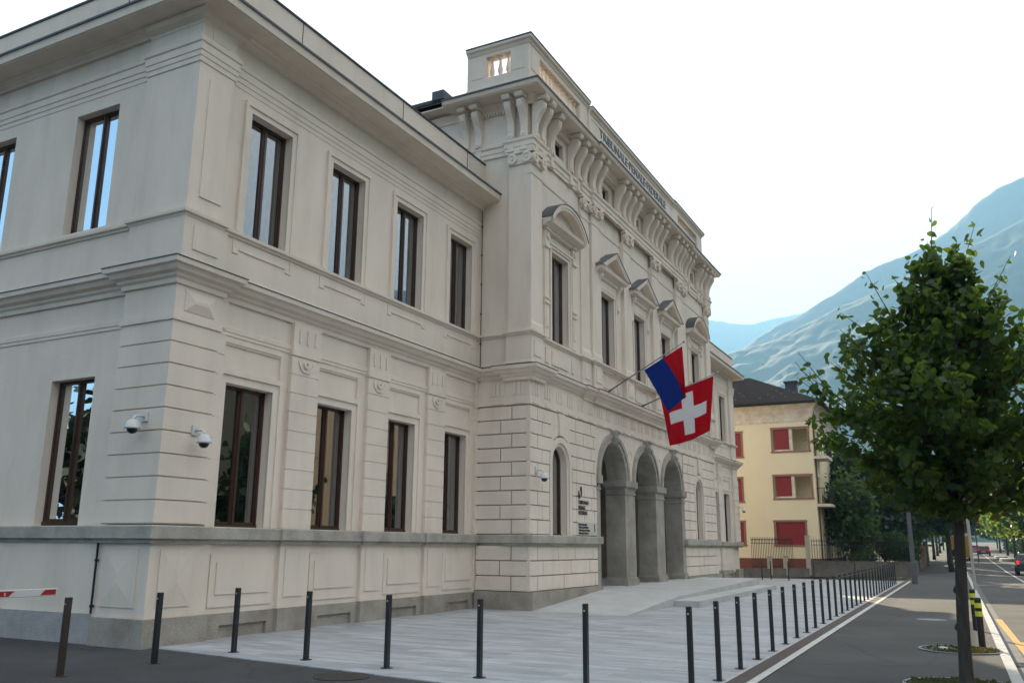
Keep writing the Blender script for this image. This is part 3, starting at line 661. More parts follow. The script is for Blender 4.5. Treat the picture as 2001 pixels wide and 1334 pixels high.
# centre upper floor: pilasters --------------------------------------
PILC = [(21.13, 21.92, 10.38), (24.95, 25.72, 10.44), (25.722, 26.5, 10.36), (28.78, 29.62, 10.36), (32.08, 32.92, 10.36), (35.40, 36.25, 10.36), (36.252, 37.0, 10.44), (40.1, 40.88, 10.38)]
for k, (a, b_, y) in enumerate(PILC):
    mb = MB(); fr_ = front(y); dep = -(CY - y) - .05
    mb.box(fr_, a + .03, b_ - .03, dep, -.03, 7.6, 12.62)
    mb.box(fr_, a - .0, b_ + .0, dep, .0, 7.585, 7.75); mb.prof(fr_, [(-.03, 7.85), (.0, 7.75), (dep, 7.75), (dep, 7.85)], a + .01, b_ - .01)
    mb.box(fr_, a + .01, b_ - .01, dep, -.01, 12.30, 12.36)
    mb.box(fr_, a + .02, b_ - .02, dep, .0, 6.7, 7.44) if k not in (0, 7) else None
    mb.box(fr_, a + .16, b_ - .16, 0, .02, 6.85, 7.3) if k not in (0, 7) else None
    if k in (0, 7):
        xx = (a + .03, a + .3) if k == 0 else (b_ - .3, b_ - .03)
        mb.box(WORLD, xx[0] + .002, xx[1] - .002, y + .15, 11.15, 7.6, 12.61)
        mb.box(WORLD, a, b_, y, 11.18, 6.7, 7.44); mb.box(fr_, a + .16, b_ - .16, 0, .02, 6.85, 7.3)
    mb.build('pilaster', STU, COURT)
def volute(mb, fr, u, z, d, s_=.165):
    mb.ring(fr, u, z, s_ * .62, s_, -.02, d + .05, 0, 2 * math.pi, 20); mb.ring(fr, u, z, .002, s_ * .62, -.02, d + .025, 0, 2 * math.pi, 20)
    mb.ring(fr, u, z, .002, s_ * .25, -.02, d + .06, 0, 2 * math.pi, 12)
for k, (a, b_, y) in enumerate(PILC):
    mb = MB(); fr_ = front(y); c = (a + b_) / 2
    mb.box(fr_, a + .02, b_ - .02, -.1, .02, 12.62, 12.95)
    for u in (a + .12, b_ - .12): volute(mb, fr_, u, 12.80, .06)
    for q in range(-1, 2): mb.lathe(fr_.p(c + q * .10, .05, 12.84), [(.0, -.08), (.04, -.04), (.045, 0), (.02, .05), (0, .06)], 8)
    mb.box(fr_, a + .12, b_ - .12, 0, .05, 12.88, 12.92)
    mb.box(fr_, a - .05, b_ + .05, -.1, .10, 12.95, 13.03)
    if k in (0, 7):
        s2 = side(21.16) if k == 0 else FR((40.85, 0, 0), (0, 1, 0), (1, 0, 0))
        for yy in (10.52, 11.0): volute(mb, s2, yy, 12.80, .06)
        mb.box(s2, 10.4, 11.14, -.1, .04, 12.62, 12.95); mb.box(s2, 10.34, 11.2, -.1, .10, 12.95, 13.03)
        if k == 0:
            for yy in (12.22, 12.66): volute(mb, side(CX0), yy, 12.80, .08, .16)
            mb.box(side(CX0), 12.05, 12.85, -.1, .1, 12.95, 13.03)
    mb.build('capital', STU, COURT)
# architrave over the capitals, frieze, cornice
PT = PC
mould('upper_architrave', [(-.05, 13.04), (.06, 13.04), (.06, 13.16), (.085, 13.17), (.085, 13.30), (.13, 13.34), (.14, 13.42), (-.05, 13.43)], [PT])
mould('upper_moulding', [(-.05, 12.36), (.02, 12.36), (.03, 12.42), (-.05, 12.43)], [[(21.92, CY), (24.95, CY)], [(26.5, CY), (28.78, CY)], [(29.62, CY), (32.08, CY)], [(32.92, CY), (35.4, CY)], [(37.0, CY), (40.1, CY)]])
mould('bed_moulding', [(-.05, 14.52), (.04, 14.52), (.05, 14.60), (.09, 14.66), (.12, 14.72), (.16, 14.76), (-.05, 14.78)], [PT])
# consoles
CONS = [21.33, 21.80, 22.62, 24.10, 24.72, 25.28, 25.85, 26.38, 28.22, 28.85, 29.42, 30.0, 31.45, 32.1, 32.65, 33.3, 34.75, 35.4, 35.95, 36.5, 37.05, 37.6, 39.1, 39.7, 40.25, 40.72]
def console_prof():
    pts = [(0, 13.43), (.13, 13.43), (.16, 13.50), (.14, 13.58), (.115, 13.62), (.12, 13.80), (.15, 13.95), (.21, 14.10), (.30, 14.24), (.37, 14.35), (.40, 14.45), (.40, 14.52), (.36, 14.575), (.33, 14.59)]
    return pts + [(.33, 14.62), (.46, 14.62), (.50, 14.70), (.50, 14.76), (0, 14.76)]
mb = MB(); P_ = console_prof(); F0 = FR((0, 0, 0), (1, 0, 0), (0, -1, 0))
mb.prof(F0, P_[:14] + [(0, 14.62)], -.105, .105)
mb.prof(F0, P_[14:] + [(0, 14.62)], -.14, .14)
ins = [(d_ + .018, z) for d_, z in P_[3:12]]; mb.prof(F0, ins + [(.08, 14.5), (.08, 13.6)], -.06, .06)
mb.ring(F0, 0, 13.50, .02, .075, .0, .185, 0, 2 * math.pi, 14)
mb.box(F0, -.09, .09, 0, .12, 13.04, 13.43); mb.box(F0, -.11, .11, 0, .15, 13.02, 13.08)
con0 = mb.build('console', STU, COURT, bevel=.008)
first = True
def put_console(loc, rz):
    global first
    o = con0 if first else con0.copy()
    if not first: COL.objects.link(o); o.parent = COURT
    first = False; o.location = loc; o.rotation_euler = (0, 0, rz)
for x in CONS: put_console((x, 10.42 if 25.7 < x < 36.3 or x < 22 or x > 40.1 else 10.50, 0), 0)
for y in (10.62, 11.05, 12.22, 12.66): put_console((CX0 - (.1 if y < 11.2 else 0), y, 0), -math.pi / 2)
# dentils
mb = MB(); x = 21.5
while x < 40.6: mb.box(FC, x, x + .05, 0, .13, 14.42, 14.53); x += .10
y = 11.25
while y < 12.1: mb.box(FCS, y, y + .05, 0, .1, 14.42, 14.53); y += .10
mb.build('dentil', STU, COURT)
# mezzanine window surrounds
for c in (23.35, 27.4, 30.7, 33.97, 38.35): surround(FC, c - .3, c + .3, 13.72, 14.2, .1, .03)
for a, b_ in SEG: surround(FC, a, b_, 7.58, 10.36, .17, .06)
for a, b_ in TRI: surround(FC, a, b_, 7.50, 10.18, .17, .06)
# cornice slab of the centre
PCC = [(20.47 + .75, 13.15), (21.22, 10.62), (26.0, 10.62), (26.0, 10.55), (36.05, 10.55), (36.05, 10.62), (40.85, 10.62), (40.85, 13.15)]
mould('main_cornice', [(-.3, 14.765), (.66, 14.77), (.66, 14.79), (.70, 14.80), (.73, 14.88), (.75, 14.90), (-.3, 14.94)], [PCC])
mould('gutter_edge', [(-.3, 14.944), (.755, 14.904), (.775, 14.91), (.775, 14.955), (.73, 14.96), (-.3, 15.02)], [PCC], LEAD)
# attic balustrade
def baluster(mb, fr, u, z0, z1, d, r=.085):
    h = z1 - z0; c = fr.p(u, d, z0)
    mb.lathe(c, [(r, 0), (r, .06 * h), (r * .55, .1 * h), (r * .6, .14 * h), (r * 1.0, .28 * h), (r * .95, .38 * h), (r * .5, .68 * h), (r * .42, .82 * h), (r * .6, .85 * h), (r * .6, .88 * h), (r, .92 * h), (r, h)], 10)
AF = front(10.58); AS = side(21.33)
mb = MB()
for lo, hi, o0, o1 in ((21.33, 26.0, 22.1, 25.3), (36.0, 40.85, 36.8, 40.0)):
    wall(mb, AF, lo, hi, 15.0, 16.72, -.35, 0, [(o0, o1, 15.85, 16.55)])
    mb.box(AF, lo - .03, hi + .03, -.38, .03, 15.0, 15.62) if False else mb.box(AF, lo, hi, 0, .03, 15.0, 15.5)
wall(mb, AS, 10.93, 12.75, 15.0, 16.72, -.35, 0, [(11.22, 12.08, 15.87, 16.6)])
mb.box(AS, 10.6, 12.78, 0, .03, 15.0, 15.55)
mb.box(side(40.85), 10.93, 12.75, .0, .35, 15.0, 16.72)
mb.box(AS, 10.75, 11.15, 0, .015, 15.9, 16.55); mb.box(AS, 12.18, 12.6, 0, .015, 15.9, 16.55); mb.box(AF, 21.5, 21.95, 0, .015, 15.9, 16.55)
mb.box(AF, 26.0, 36.0, -.35, .06, 15.0, 16.55)
mb.box(AF, 26.2, 35.8, .06, .075, 15.5, 15.56); mb.box(AF, 26.2, 35.8, .06, .075, 16.38, 16.42)
mb.build('attic', STU, COURT)
for fr_, u0, u1, n_, z0, z1 in ((AF, 22.1, 25.3, 11, 15.85, 16.55), (AF, 36.8, 40.0, 11, 15.85, 16.55), (AS, 11.22, 12.08, 3, 15.87, 16.6)):
    for i in range(n_):
        mb = MB(); baluster(mb, fr_, u0 + (u1 - u0) * (i + .5) / n_, z0, z1, -.16); mb.build('baluster', STU, COURT, smooth=True)
capp = [(-.42, 16.72), (.02, 16.72), (.05, 16.80), (.12, 16.84), (.13, 16.92), (-.42, 16.94)]
PA = [(21.33, 12.75), (21.33, 10.58), (26.02, 10.58)]; PA2 = [(35.98, 10.58), (40.85, 10.58), (40.85, 12.75)]
mould('coping', capp, [PA, PA2]); mould('coping_lead', [(-.42, 16.945), (.135, 16.925), (.15, 16.93), (.15, 16.965), (-.42, 16.985)], [PA, PA2], LEAD)
capm = [(-.42, 16.55), (.08, 16.55), (.11, 16.63), (.18, 16.67), (.19, 16.76), (-.42, 16.78)]
mould('coping', capm, [[(26.03, 10.58), (35.97, 10.58)]]); mould('coping_lead', [(-.42, 16.785), (.195, 16.765), (.21, 16.77), (.21, 16.80), (-.42, 16.82)], [[(26.03, 10.58), (35.97, 10.58)]], LEAD)
LETM = mat('grey letter metal', (.10, .11, .13), .45)
lt = text('lettering', 'TRIBUNALE\u00b7PENALE\u00b7FEDERALE', .47, (0, 0, 0), LETM, COURT, ext=.012, bold=.004)
lx = max(v.co.x for v in lt.data.vertices); lt.data.transform(Matrix.Translation((26.95, 10.505, 16.06)) @ Matrix.Diagonal((7.75 / lx, 1, 1, 1)))
# pediments -----------------------------------------------------------
def tri_ped(c, z, hw=1.32, h=.72, dep=.42):
    mb = MB()
    mb.prof(FC, [(0, z), (.16, z), (.2, z + .06), (.33, z + .10), (.36, z + .20), (0, z + .22)], c - hw, c + hw)
    zz = z + .22; pts = lambda o: [(c - hw - .02 + o, zz), (c, zz + h - o * .55), (c + hw + .02 - o, zz)]
    t = .17
    for s_ in (-1, 1):      # raking cornices
        P = [(c + s_ * (hw + .04), zz), (c + s_ * (hw + .04 - t * 1.9), zz), (c, zz + h - t), (c, zz + h)]
        mb.prism(FC, P, 0, dep - .02)
        P = [(c + s_ * (hw + .04), zz), (c + s_ * (hw + .04 - t), zz), (c, zz + h - t * .5), (c, zz + h)]
        mb.prism(FC, P, dep - .02, dep)
    mb.prism(FC, [(c - hw, zz), (c + hw, zz), (c, zz + h)], 0, .10)
    p_ = mb.build('pediment', STU, COURT)
    mb = MB()
    for s_ in (-1, 1): mb.prism(FC, [(c + s_ * (hw + .08), zz - .012), (c + s_ * (hw + .08), zz + .015), (c, zz + h + .035), (c, zz + h + .004)], -.02, dep + .02)
    mb.build('pediment_lead', LEAD, p_)
    return p_
def seg_ped(c, z, hw=1.45, h=.80, dep=.42):
    mb = MB()
    mb.prof(FC, [(0, z), (.16, z), (.2, z + .06), (.33, z + .10), (.36, z + .20), (0, z + .22)], c - hw, c + hw)
    zz = z + .22; R0 = (hw * hw + h * h) / (2 * h); zc = zz + h - R0; a = math.asin(hw / R0)
    mb.ring(FC, c, zc, R0 - .16, R0, 0, dep - .03, math.pi / 2 - a, math.pi / 2 + a, 24); mb.ring(FC, c, zc, R0 - .08, R0 + .01, dep - .03, dep, math.pi / 2 - a, math.pi / 2 + a, 24)
    pts = [(c - hw, zz)] + [(c + hw, zz)] + [(c + (R0 - .1) * math.cos(t), zc + (R0 - .1) * math.sin(t)) for t in np.linspace(math.pi / 2 - a * .96, math.pi / 2 + a * .96, 20)]
    mb.prism(FC, pts, 0, .10)
    p_ = mb.build('pediment', STU, COURT)
    mb = MB(); mb.ring(FC, c, zc, R0 + .012, R0 + .035, -.02, dep + .02, math.pi / 2 - a * 1.01, math.pi / 2 + a * 1.01, 28); mb.build('pediment_lead', LEAD, p_)
def brackets(a, b_, z0, z1, ped):
    mb = MB()
    for u in (a - .32, b_ + .32):
        mb.prof(FC, [(0, z0), (.07, z0), (.12, z0 + .08), (.09, z0 + .18), (.07, z0 + .5 * (z1 - z0)), (.14, z0 + .75 * (z1 - z0)), (.24, z1 - .08), (.24, z1), (0, z1)], u - .09, u + .09)
    mb.prof(FC, [(0, z1 - .52), (.06, z1 - .52), (.06, z1 - .12), (.12, z1 - .1), (.14, z1), (0, z1)], a - .22, b_ + .22)
    mb.build('bracket', STU, COURT)
for a, b_ in TRI: c = (a + b_) / 2; tri_ped(c, 10.72, 1.28, .72); brackets(a, b_, 9.75, 10.715, 0)
for a, b_ in SEG:
    c = (a + b_) / 2; seg_ped(c, 10.98, 1.36, .72)
    mb = MB()
    for s_ in (-1, 1):
        u = c + s_ * 1.02
        mb.box(FC, u - .14, u + .14, 0, .06, 7.6, 10.36); mb.box(FC, u - .09, u + .09, .06, .085, 7.9, 8.5); mb.box(FC, u - .16, u + .16, 0, .10, 8.62, 8.70); mb.box(FC, u - .16, u + .16, 0, .10, 8.78, 8.82)
        mb.box(FC, u - .17, u + .17, 0, .11, 10.36, 10.48); mb.box(FC, u - .15, u + .15, 0, .09, 10.48, 10.9); mb.ring(FC, u, 10.72, .03, .09, .08, .13, 0, 6.28, 16); mb.box(FC, u - .18, u + .18, 0, .14, 10.9, 10.977)
    mb.box(FC, c - .85, c + .85, 0, .10, 10.54, 10.60); mb.box(FC, c - .85, c + .85, 0, .12, 10.90, 10.977)
    mb.build('pilaster_strip', STU, COURT)
# aprons between the pedestals
mb = MB()
for a, b_ in SEG + TRI:
    c = (a + b_) / 2
    mb = MB(); mb.box(FC, c - .6, c + .6, 0, .03, 6.86, 7.28)
    for s_ in (-1, 1): mb.box(FC, c + s_ * .95 - .1, c + s_ * .95 + .1, 0, .03, 6.86, 7.3)
    mb.build('apron_panel', STU, COURT)
# roofs
TILE = mat('dark roof tiles', (.045, .042, .045), .75, (.075, .065, .065), 7, .5, 30)
mb = MB()
mb.box(WORLD, SX + .3, CX0, WY + .3, 35.8, 11.95, 12.1); mb.box(WORLD, CX1, RX1 - .3, WY + .3, 35.8, 11.95, 12.1)
mb.box(WORLD, CX0 + .1, CX1 - .1, 10.6, 14.5, 15.03, 15.12)
x0, x1, y0, y1 = 20.7, 41.4, 13.2, 26.0
mb.add([(x0, y0, 15.2), (x1, y0, 15.2), (x1, y1, 15.2), (x0, y1, 15.2), (x0 + 5.5, 19.6, 16.9), (x1 - 5.5, 19.6, 16.9), (x0, y0, 15.08), (x1, y0, 15.08), (x1, y1, 15.08), (x0, y1, 15.08)],
       [(0, 1, 5, 4), (1, 2, 5), (2, 3, 4, 5), (3, 0, 4), (0, 6, 7, 1), (1, 7, 8, 2), (2, 8, 9, 3), (3, 9, 6, 0), (6, 9, 8, 7)])
mb.build('roof', TILE, COURT)
mb = MB(); mb.box(WORLD, 20.75, 21.3, 13.3, 14.4, 14.9, 15.06); mb.box(WORLD, 20.75, 41.3, 13.21, 25.9, 14.86, 15.05)
mb.box(WORLD, CX0 - .0, CX1, 14.61, 25, 12.1, 15.0); mb.build('eave', STU, COURT)
mb = MB(); mb.box(WORLD, 20.62, 21.3, 13.18, 13.6, 15.12, 15.42); mb.build('gutter_box', LEAD, COURT)

# sign at the entrance
BLK = mat('black lettering', (.015, .015, .015), .6)
sg = empty('court_sign', 'black coat of arms mark and lettering panel on rusticated wall beside the portico', 'sign', (24.5, 10.44, 3.0))
sg.location = (0, 0, 0)
PLT = mat('sign plate', (.56, .53, .47), .6)
mb = MB(); yy = 10.435
mb.box(front(10.445), 24.42, 25.92, 0, .012, 1.99, 2.36); mb.build('plate', PLT, sg)
text('title_text', 'TRIBUNALE\nPENALE\nFEDERALE', .155, (24.46, 10.428, 2.90), BLK, sg, ext=.004, bold=.003)
text('languages_text', 'Bundesstrafgericht\nTribunal p\u00e9nal f\u00e9d\u00e9ral\nTribunale penale federale\nTribunal penal federal', .085, (24.46, 10.428, 2.27), BLK, sg, ext=.004, bold=.003)
F2 = front(10.435); mb = MB()      # mark: two offset black angles around a white cross
mb.prism(F2, [(24.47, 3.10), (24.56, 3.04), (24.60, 3.08), (24.60, 3.18), (24.54, 3.18), (24.54, 3.28), (24.47, 3.28)], 0, .008)
mb.prism(F2, [(24.62, 3.42), (24.74, 3.42), (24.74, 3.20), (24.68, 3.12), (24.66, 3.2), (24.66, 3.28), (24.62, 3.30)], 0, .008)
mb.ring(F2, 25.72, 2.14, .035, .05, 0, .008, 0, 6.28, 16); mb.box(F2, 25.70, 25.74, 0, .008, 2.19, 2.28); mb.ring(F2, 25.72, 2.30, .001, .025, 0, .008, 0, 6.28, 12)
mb.build('emblem', BLK, sg)
mb = MB(); mb.box(FC, 26.02, 26.08, .07, .09, 3.5, 3.62); nb = mb.build('number_plate', mat('blue enamel', (.02, .06, .22), .3)); nb.name = 'house_number'; tag(nb, 'small blue house number plate on the granite jamb of the first arch', 'number plate')

# ramp and steps ------------------------------------------------------
mb = MB(); zt = .36
P = [(21.0, 7.68, .014), (25.3, 7.68, .28), (37.2, 7.9, zt + .06), (37.6, 10.7, zt + .06), (26.0, 10.7, zt), (21.12, 10.36, .014)]
n_ = len(P); mb.add(P + [(p[0], p[1], -.05) for p in P], [(0, 1, 5), (1, 4, 5), (1, 2, 3, 4)] + [tuple(range(n_, 2 * n_))[::-1]] + [(i, (i + 1) % n_, (i + 1) % n_ + n_, i + n_) for i in range(n_)])
mb.box(WORLD, 25.8, 36, 10.71, 14.4, -.05, zt + .01)
tag(mb.build('ramp_platform', SLAB), 'pale stone ramp and platform in front of the arcade', 'ramp')
mb = MB(); P = [(24.75, 7.45), (24.75, 6.93), (26.0, 6.95), (37.3, 7.3), (37.4, 7.95), (25.3, 7.679)]
P = [(24.8, 7.679), (24.75, 6.93), (37.3, 7.25), (37.3, 7.89)]
n_ = 4; mb.add([(p[0], p[1], .185) for p in P] + [(p[0], p[1], -.05) for p in P], [(0, 1, 2, 3), (7, 6, 5, 4)] + [(i, (i + 1) % n_, (i + 1) % n_ + n_, i + n_) for i in range(n_)])
tag(mb.build('stone_step', SLAB), 'long low pale stone step along the platform edge', 'step')
print('court done')

# ------------------------------------------------------------------ street furniture
ORD = 'first second third fourth fifth sixth seventh eighth ninth tenth eleventh twelfth thirteenth fourteenth fifteenth sixteenth seventeenth eighteenth nineteenth twentieth'.split() + \
      ['twenty-' + q for q in 'first second third fourth fifth sixth seventh eighth ninth'.split()] + ['thirtieth', 'thirty-first', 'thirty-second']
def make_bollard(M_, name='bollard'):
    root = empty(name, None, 'bollard', group=None)
    mb = MB(); h = .97; w_ = .042
    mb.box(WORLD, -w_, w_, -w_ * .62, w_ * .62, 0, h - .004)
    mb.build('post', M_, root, bevel=.005)
    mb = MB(); mb.lathe((0, 0, 0), [(.085, 0), (.085, .008), (.0, .009)], 20); mb.build('base_plate', M_, root)
    mb = MB(); f = front(-w_ * .62); f2 = side(-w_)
    mb.ring(f2, 0, h - .085, .001, .011, 0, .003, 0, 2 * math.pi, 12)
    mb.build('reflector', WHT, root)
    return root
def copy_tree(o, parent=None):
    c = o.copy(); COL.objects.link(c)
    if parent: c.parent = parent
    for ch in list(o.children): copy_tree(ch, c)
    return c
bol = make_bollard(IRON); used = [False]
def bollard(x, y, z, rz, label, group, src=None):
    src = src or bol
    if src is bol and not used[0]: o = bol; used[0] = True
    else: o = copy_tree(src)
    o.location = (x, y, z); o.rotation_euler = (0, 0, rz); tag(o, label, 'bollard', group); return o
RW = 'black bollards lining the plaza along the drain channel'
row = [(10.32, 3.02), (11.55, 3.02), (12.8, 3.04), (14.0, 3.06), (15.2, 3.07), (16.42, 3.09)] + [(17.63 + 1.19 * i, 3.10 + .0115 * 1.19 * i) for i in range(25)]
for i, (x, y) in enumerate(row):
    bollard(x, y, .012, .012 + random.uniform(-.02, .02), f'{ORD[i]} black square bollard from the near end of the row along the drain channel', RW)
LW = 'black bollards across the near edge of the plaza'
lft = [(10.12, 4.24), (10.25, 5.77), (10.39, 7.31), (10.51, 8.83), (10.66, 10.40)]
for i, (x, y) in enumerate(lft):
    bollard(x, y, .012, R_(90) * 0 + .05, f'{ORD[i]} black bollard from the channel corner along the plaza edge towards the corner pier', LW)
bollard(9.21, 10.48, -.002, .03, 'black bollard standing on the asphalt in front of the corner pier', 'bollards closing the driveway')
bbr = make_bollard(BRON); bbr.location = (7.75, 10.49, -.002); tag(bbr, 'brownish bollard on the driveway asphalt below the barrier arm', 'bollard', 'bollards closing the driveway')
for (x, y), q in zip([(48.35, 10.1), (48.9, 9.75), (47.6, 8.6), (50.2, 7.75), (49.6, 5.6)], ['leftmost', 'second from left', 'middle', 'fourth from left', 'rightmost']):
    bollard(x, y, .012, .3, f'{q} black bollard at the far plaza end before the garden fence', 'bollards at the far end of the plaza')
# yellow and black striped posts at the kerb
HAZ = mat('fluorescent yellow', (.62, .70, .03), .5)
for (x, y), q in (((17.65, .03), 'nearer'), ((21.35, .12), 'farther')):
    t_ = empty('striped_post', f'{q} black kerbside post with two fluorescent yellow bands', 'post', (x, y, 0), 'black posts with yellow bands beside the kerb')
    mb = MB(); mb.lathe((0, 0, 0), [(.055, 0), (.055, .80), (.045, .83), (0, .835)], 16); mb.build('post', IRON, t_, smooth=False)
    for z in (.52, .66):
        mb = MB(); mb.lathe((0, 0, 0), [(.0575, z), (.0575, z + .085)], 16); mb.build('yellow_band', HAZ, t_)
# barrier arm
RED = mat('red paint', (.33, .012, .015), .45)
WP = mat('gloss white', (.62, .62, .62), .4)
ba = empty('barrier_arm', 'white barrier arm with slanted red blocks closing the driveway', 'barrier', (8.57, 11.9, .96))
fb = front(0)
mb = MB(); mb.box(fb, -4.6, 0, -.025, .025, -.052, .052); mb.build('boom', WP, ba, bevel=.008)
for u in (-.26, -1.15, -2.0, -2.9, -3.8):
    mb = MB(); mb.prism(fb, [(u, -.036), (u + (.24 if u == -.26 else .42), -.036), (u + (.24 if u == -.26 else .50), .036), (u + .07, .036)], .025, .027); mb.build('red_block', RED, ba)
text('arm_letter', 't', .075, (-.80, -.030, -.022), WP, ba, ext=.001, bold=.002)
mb = MB(); mb.box(WORLD, -5.0, -4.55, -.2, .2, -.96, .14); mb.build('housing', WP, ba, bevel=.02)
# dome cameras
def dome_camera(x, y, z, dirv, label):
    t_ = empty('dome_camera', label, 'security camera', (x, y, z), 'white dome security cameras on the facade'); D = Vector(dirv).normalized(); U = Vector((-D.y, D.x, 0))
    fr_ = FR((0, 0, 0), U, D)
    mb = MB(); mb.box(fr_, -.075, .075, 0, .035, -.09, .09); mb.build('mount', WP, t_, bevel=.008)
    mb = MB(); mb.tube([fr_.p(0, .03, .0), fr_.p(0, .12, .0), fr_.p(0, .20, -.01), fr_.p(0, .245, -.05), fr_.p(0, .25, -.09)], .024, 10); mb.build('bracket_arm', WP, t_, smooth=True)
    c = fr_.p(0, .25, 0)
    mb = MB(); mb.lathe(c, [(.0, -.075), (.055, -.08), (.085, -.10), (.115, -.15), (.125, -.20), (.135, -.215), (.135, -.235), (.1, -.24), (0, -.24)], 20); mb.build('housing', WP, t_, smooth=True)
    mb = MB(); mb.lathe(c, [(.088, -.236), (.087, -.26), (.07, -.295), (.04, -.318), (0, -.325)], 20); mb.build('dome', mat('smoked dome', (.008, .008, .009), .12), t_, smooth=True)
dome_camera(10.28, 12.47, 3.78, (-1, 0, 0), 'white dome camera on the shaded side face of the corner pier')
dome_camera(10.98, 12.03, 3.60, (0, -1, 0), 'white dome camera on the street face of the corner pier')
dome_camera(21.55, 10.44, 3.68, (0, -1, 0), 'white dome camera between the corner and the first arched window')
dome_camera(52.2, 12.0, 3.95, (.2, -1, 0), 'distant white dome camera at the far end of the right wing')
# flags ------------------------------------------------------------------
STEEL = mat('grey steel', (.30, .30, .31), .35, metal=.7)
def flagpole(base, tip, label):
    b_, t2 = Vector(base), Vector(tip); t_ = empty('flagpole', label, 'flagpole', b_, 'slanting flagpoles above the arcade')
    mb = MB(); mb.tube([(0, 0, 0), t2 - b_], [.028, .018], 10); mb.build('pole', STEEL, t_, smooth=True)
    mb = MB(); mb.lathe(t2 - b_, [(0, -.04), (.035, -.02), (.04, .01), (.02, .04), (0, .045)], 12); mb.build('finial', STEEL, t_, smooth=True)
    mb = MB(); d = (t2 - b_).normalized(); mb.tube([-d * .05, d * .2], .042, 10); mb.box(WORLD, -.06, .06, .0, .1, -.12, .1); mb.build('socket', STEEL, t_)
def flag_mat(kind):
    M = bpy.data.materials.new(kind); M.use_nodes = True; n = M.node_tree.nodes; l = M.node_tree.links; n.clear()
    o = n.new('ShaderNodeOutputMaterial'); uv = n.new('ShaderNodeUVMap'); se = n.new('ShaderNodeSeparateXYZ'); l.new(uv.outputs[0], se.inputs[0])
    def M_(op, a, b_=None, c=None):
        q = n.new('ShaderNodeMath'); q.operation = op
        for i, v in enumerate((a, b_, c)):
            if v is None: continue
            if isinstance(v, (int, float)): q.inputs[i].default_value = v
            else: l.new(v, q.inputs[i])
        return q.outputs[0]
    x = n.new('ShaderNodeMix'); x.data_type = 'RGBA'
    if kind == 'cross flag cloth':
        ax = M_('ABSOLUTE', M_('SUBTRACT', se.outputs[0], .5)); ay = M_('ABSOLUTE', M_('SUBTRACT', se.outputs[1], .5))
        a = M_('MULTIPLY', M_('LESS_THAN', ax, .385), M_('LESS_THAN', ay, .115)); b_ = M_('MULTIPLY', M_('LESS_THAN', ay, .385), M_('LESS_THAN', ax, .115))
        f_ = M_('MAXIMUM', a, b_); x.inputs['A'].default_value = (.42, .008, .015, 1); x.inputs['B'].default_value = (.68, .68, .70, 1)
    else:
        f_ = M_('LESS_THAN', se.outputs[0], .5); x.inputs['A'].default_value = (.42, .010, .018, 1); x.inputs['B'].default_value = (.012, .03, .19, 1)
    l.new(f_, x.inputs['Factor'])
    d = n.new('ShaderNodeBsdfDiffuse'); t = n.new('ShaderNodeBsdfTranslucent'); mm = n.new('ShaderNodeMixShader'); mm.inputs[0].default_value = .35
    l.new(x.outputs['Result'], d.inputs[0]); l.new(x.outputs['Result'], t.inputs[0]); l.new(d.outputs[0], mm.inputs[1]); l.new(t.outputs[0], mm.inputs[2])
    tt = n.new('ShaderNodeTexCoord'); wv = n.new('ShaderNodeTexNoise'); wv.inputs['Scale'].default_value = 300; l.new(tt.outputs['Object'], wv.inputs['Vector'])
    l.new(mm.outputs[0], o.inputs[0]); return M
def flag(corners, X, kind, label, wav, seed):
    """corners in image pixels TL TR BR BL; hangs in the plane x=X below its pole, with folds"""
    TL, TR, BR, BL = [on(px, py, 0, X) for px, py in corners]; nu, nv = 36, 36; V = []; UV = []
    o0 = TL
    for j in range(nv + 1):
        for i in range(nu + 1):
            u, v = i / nu, j / nv
            gu = u if 'cross' in kind else (u * (1 + .85 * v) if u < .5 else .5 + .425 * v + (u - .5) * (1 - .85 * v))
            p = (TL * (1 - gu) + TR * gu) * (1 - v) + (BL * (1 - gu) + BR * gu) * v
            sag = wav(u, v); p = p + Vector((sag[0], sag[1], sag[2])); V.append(tuple(p - o0)); UV.append((u, 1 - v))
    F = [(j * (nu + 1) + i, (j + 1) * (nu + 1) + i, (j + 1) * (nu + 1) + i + 1, j * (nu + 1) + i + 1) for j in range(nv) for i in range(nu)]
    me = bpy.data.meshes.new('flag'); me.from_pydata(V, [], F); me.materials.append(flag_mat(kind))
    ul = me.uv_layers.new(name='UVMap'); vi = np.zeros(len(me.loops), dtype=np.int32); me.loops.foreach_get('vertex_index', vi); ul.data.foreach_set('uv', np.array(UV)[vi].ravel())
    me.polygons.foreach_set('use_smooth', [True] * len(me.polygons))
    o = bpy.data.objects.new('flag', me); o.location = o0; link(o); tag(o, label, 'flag', 'flags hanging over the entrance'); return o
X1, X2 = 26.6, 29.92
flagpole((X1, 10.30, 6.60), on(1336, 668, 0, X1), 'nearer steel flagpole slanting out above the arcade')
flagpole((X2, 10.30, 6.60), on(1402, 728, 0, X2), 'farther steel flagpole slanting out above the arcade')
S = math.sin
flag([(1259, 723), (1333, 676), (1340, 776), (1305, 804)], X1, 'blue red flag cloth', 'flag halved blue and red on the nearer pole',
     lambda u, v: (v * (.035 * S(u * 7 + v * 2) + .028 * S(u * 19 + 1 + v * 2)) + (.09 * v * S(max(0, u - .5) * 25)), .0, -.02 * S(u * 6) * v), 1)
flag([(1290, 777), (1394, 734), (1388, 841), (1310, 871)], X2, 'cross flag cloth', 'red flag with white cross on the farther pole',
     lambda u, v: ((.3 + .7 * v) * (.05 * S(u * 6.5 + v * 3 + 2) + .030 * S(u * 18 + v * 4)), 0, -.06 * S(u * 3.1) * v + .05 * S(v * 3.1) * S(u * 6)), 2)

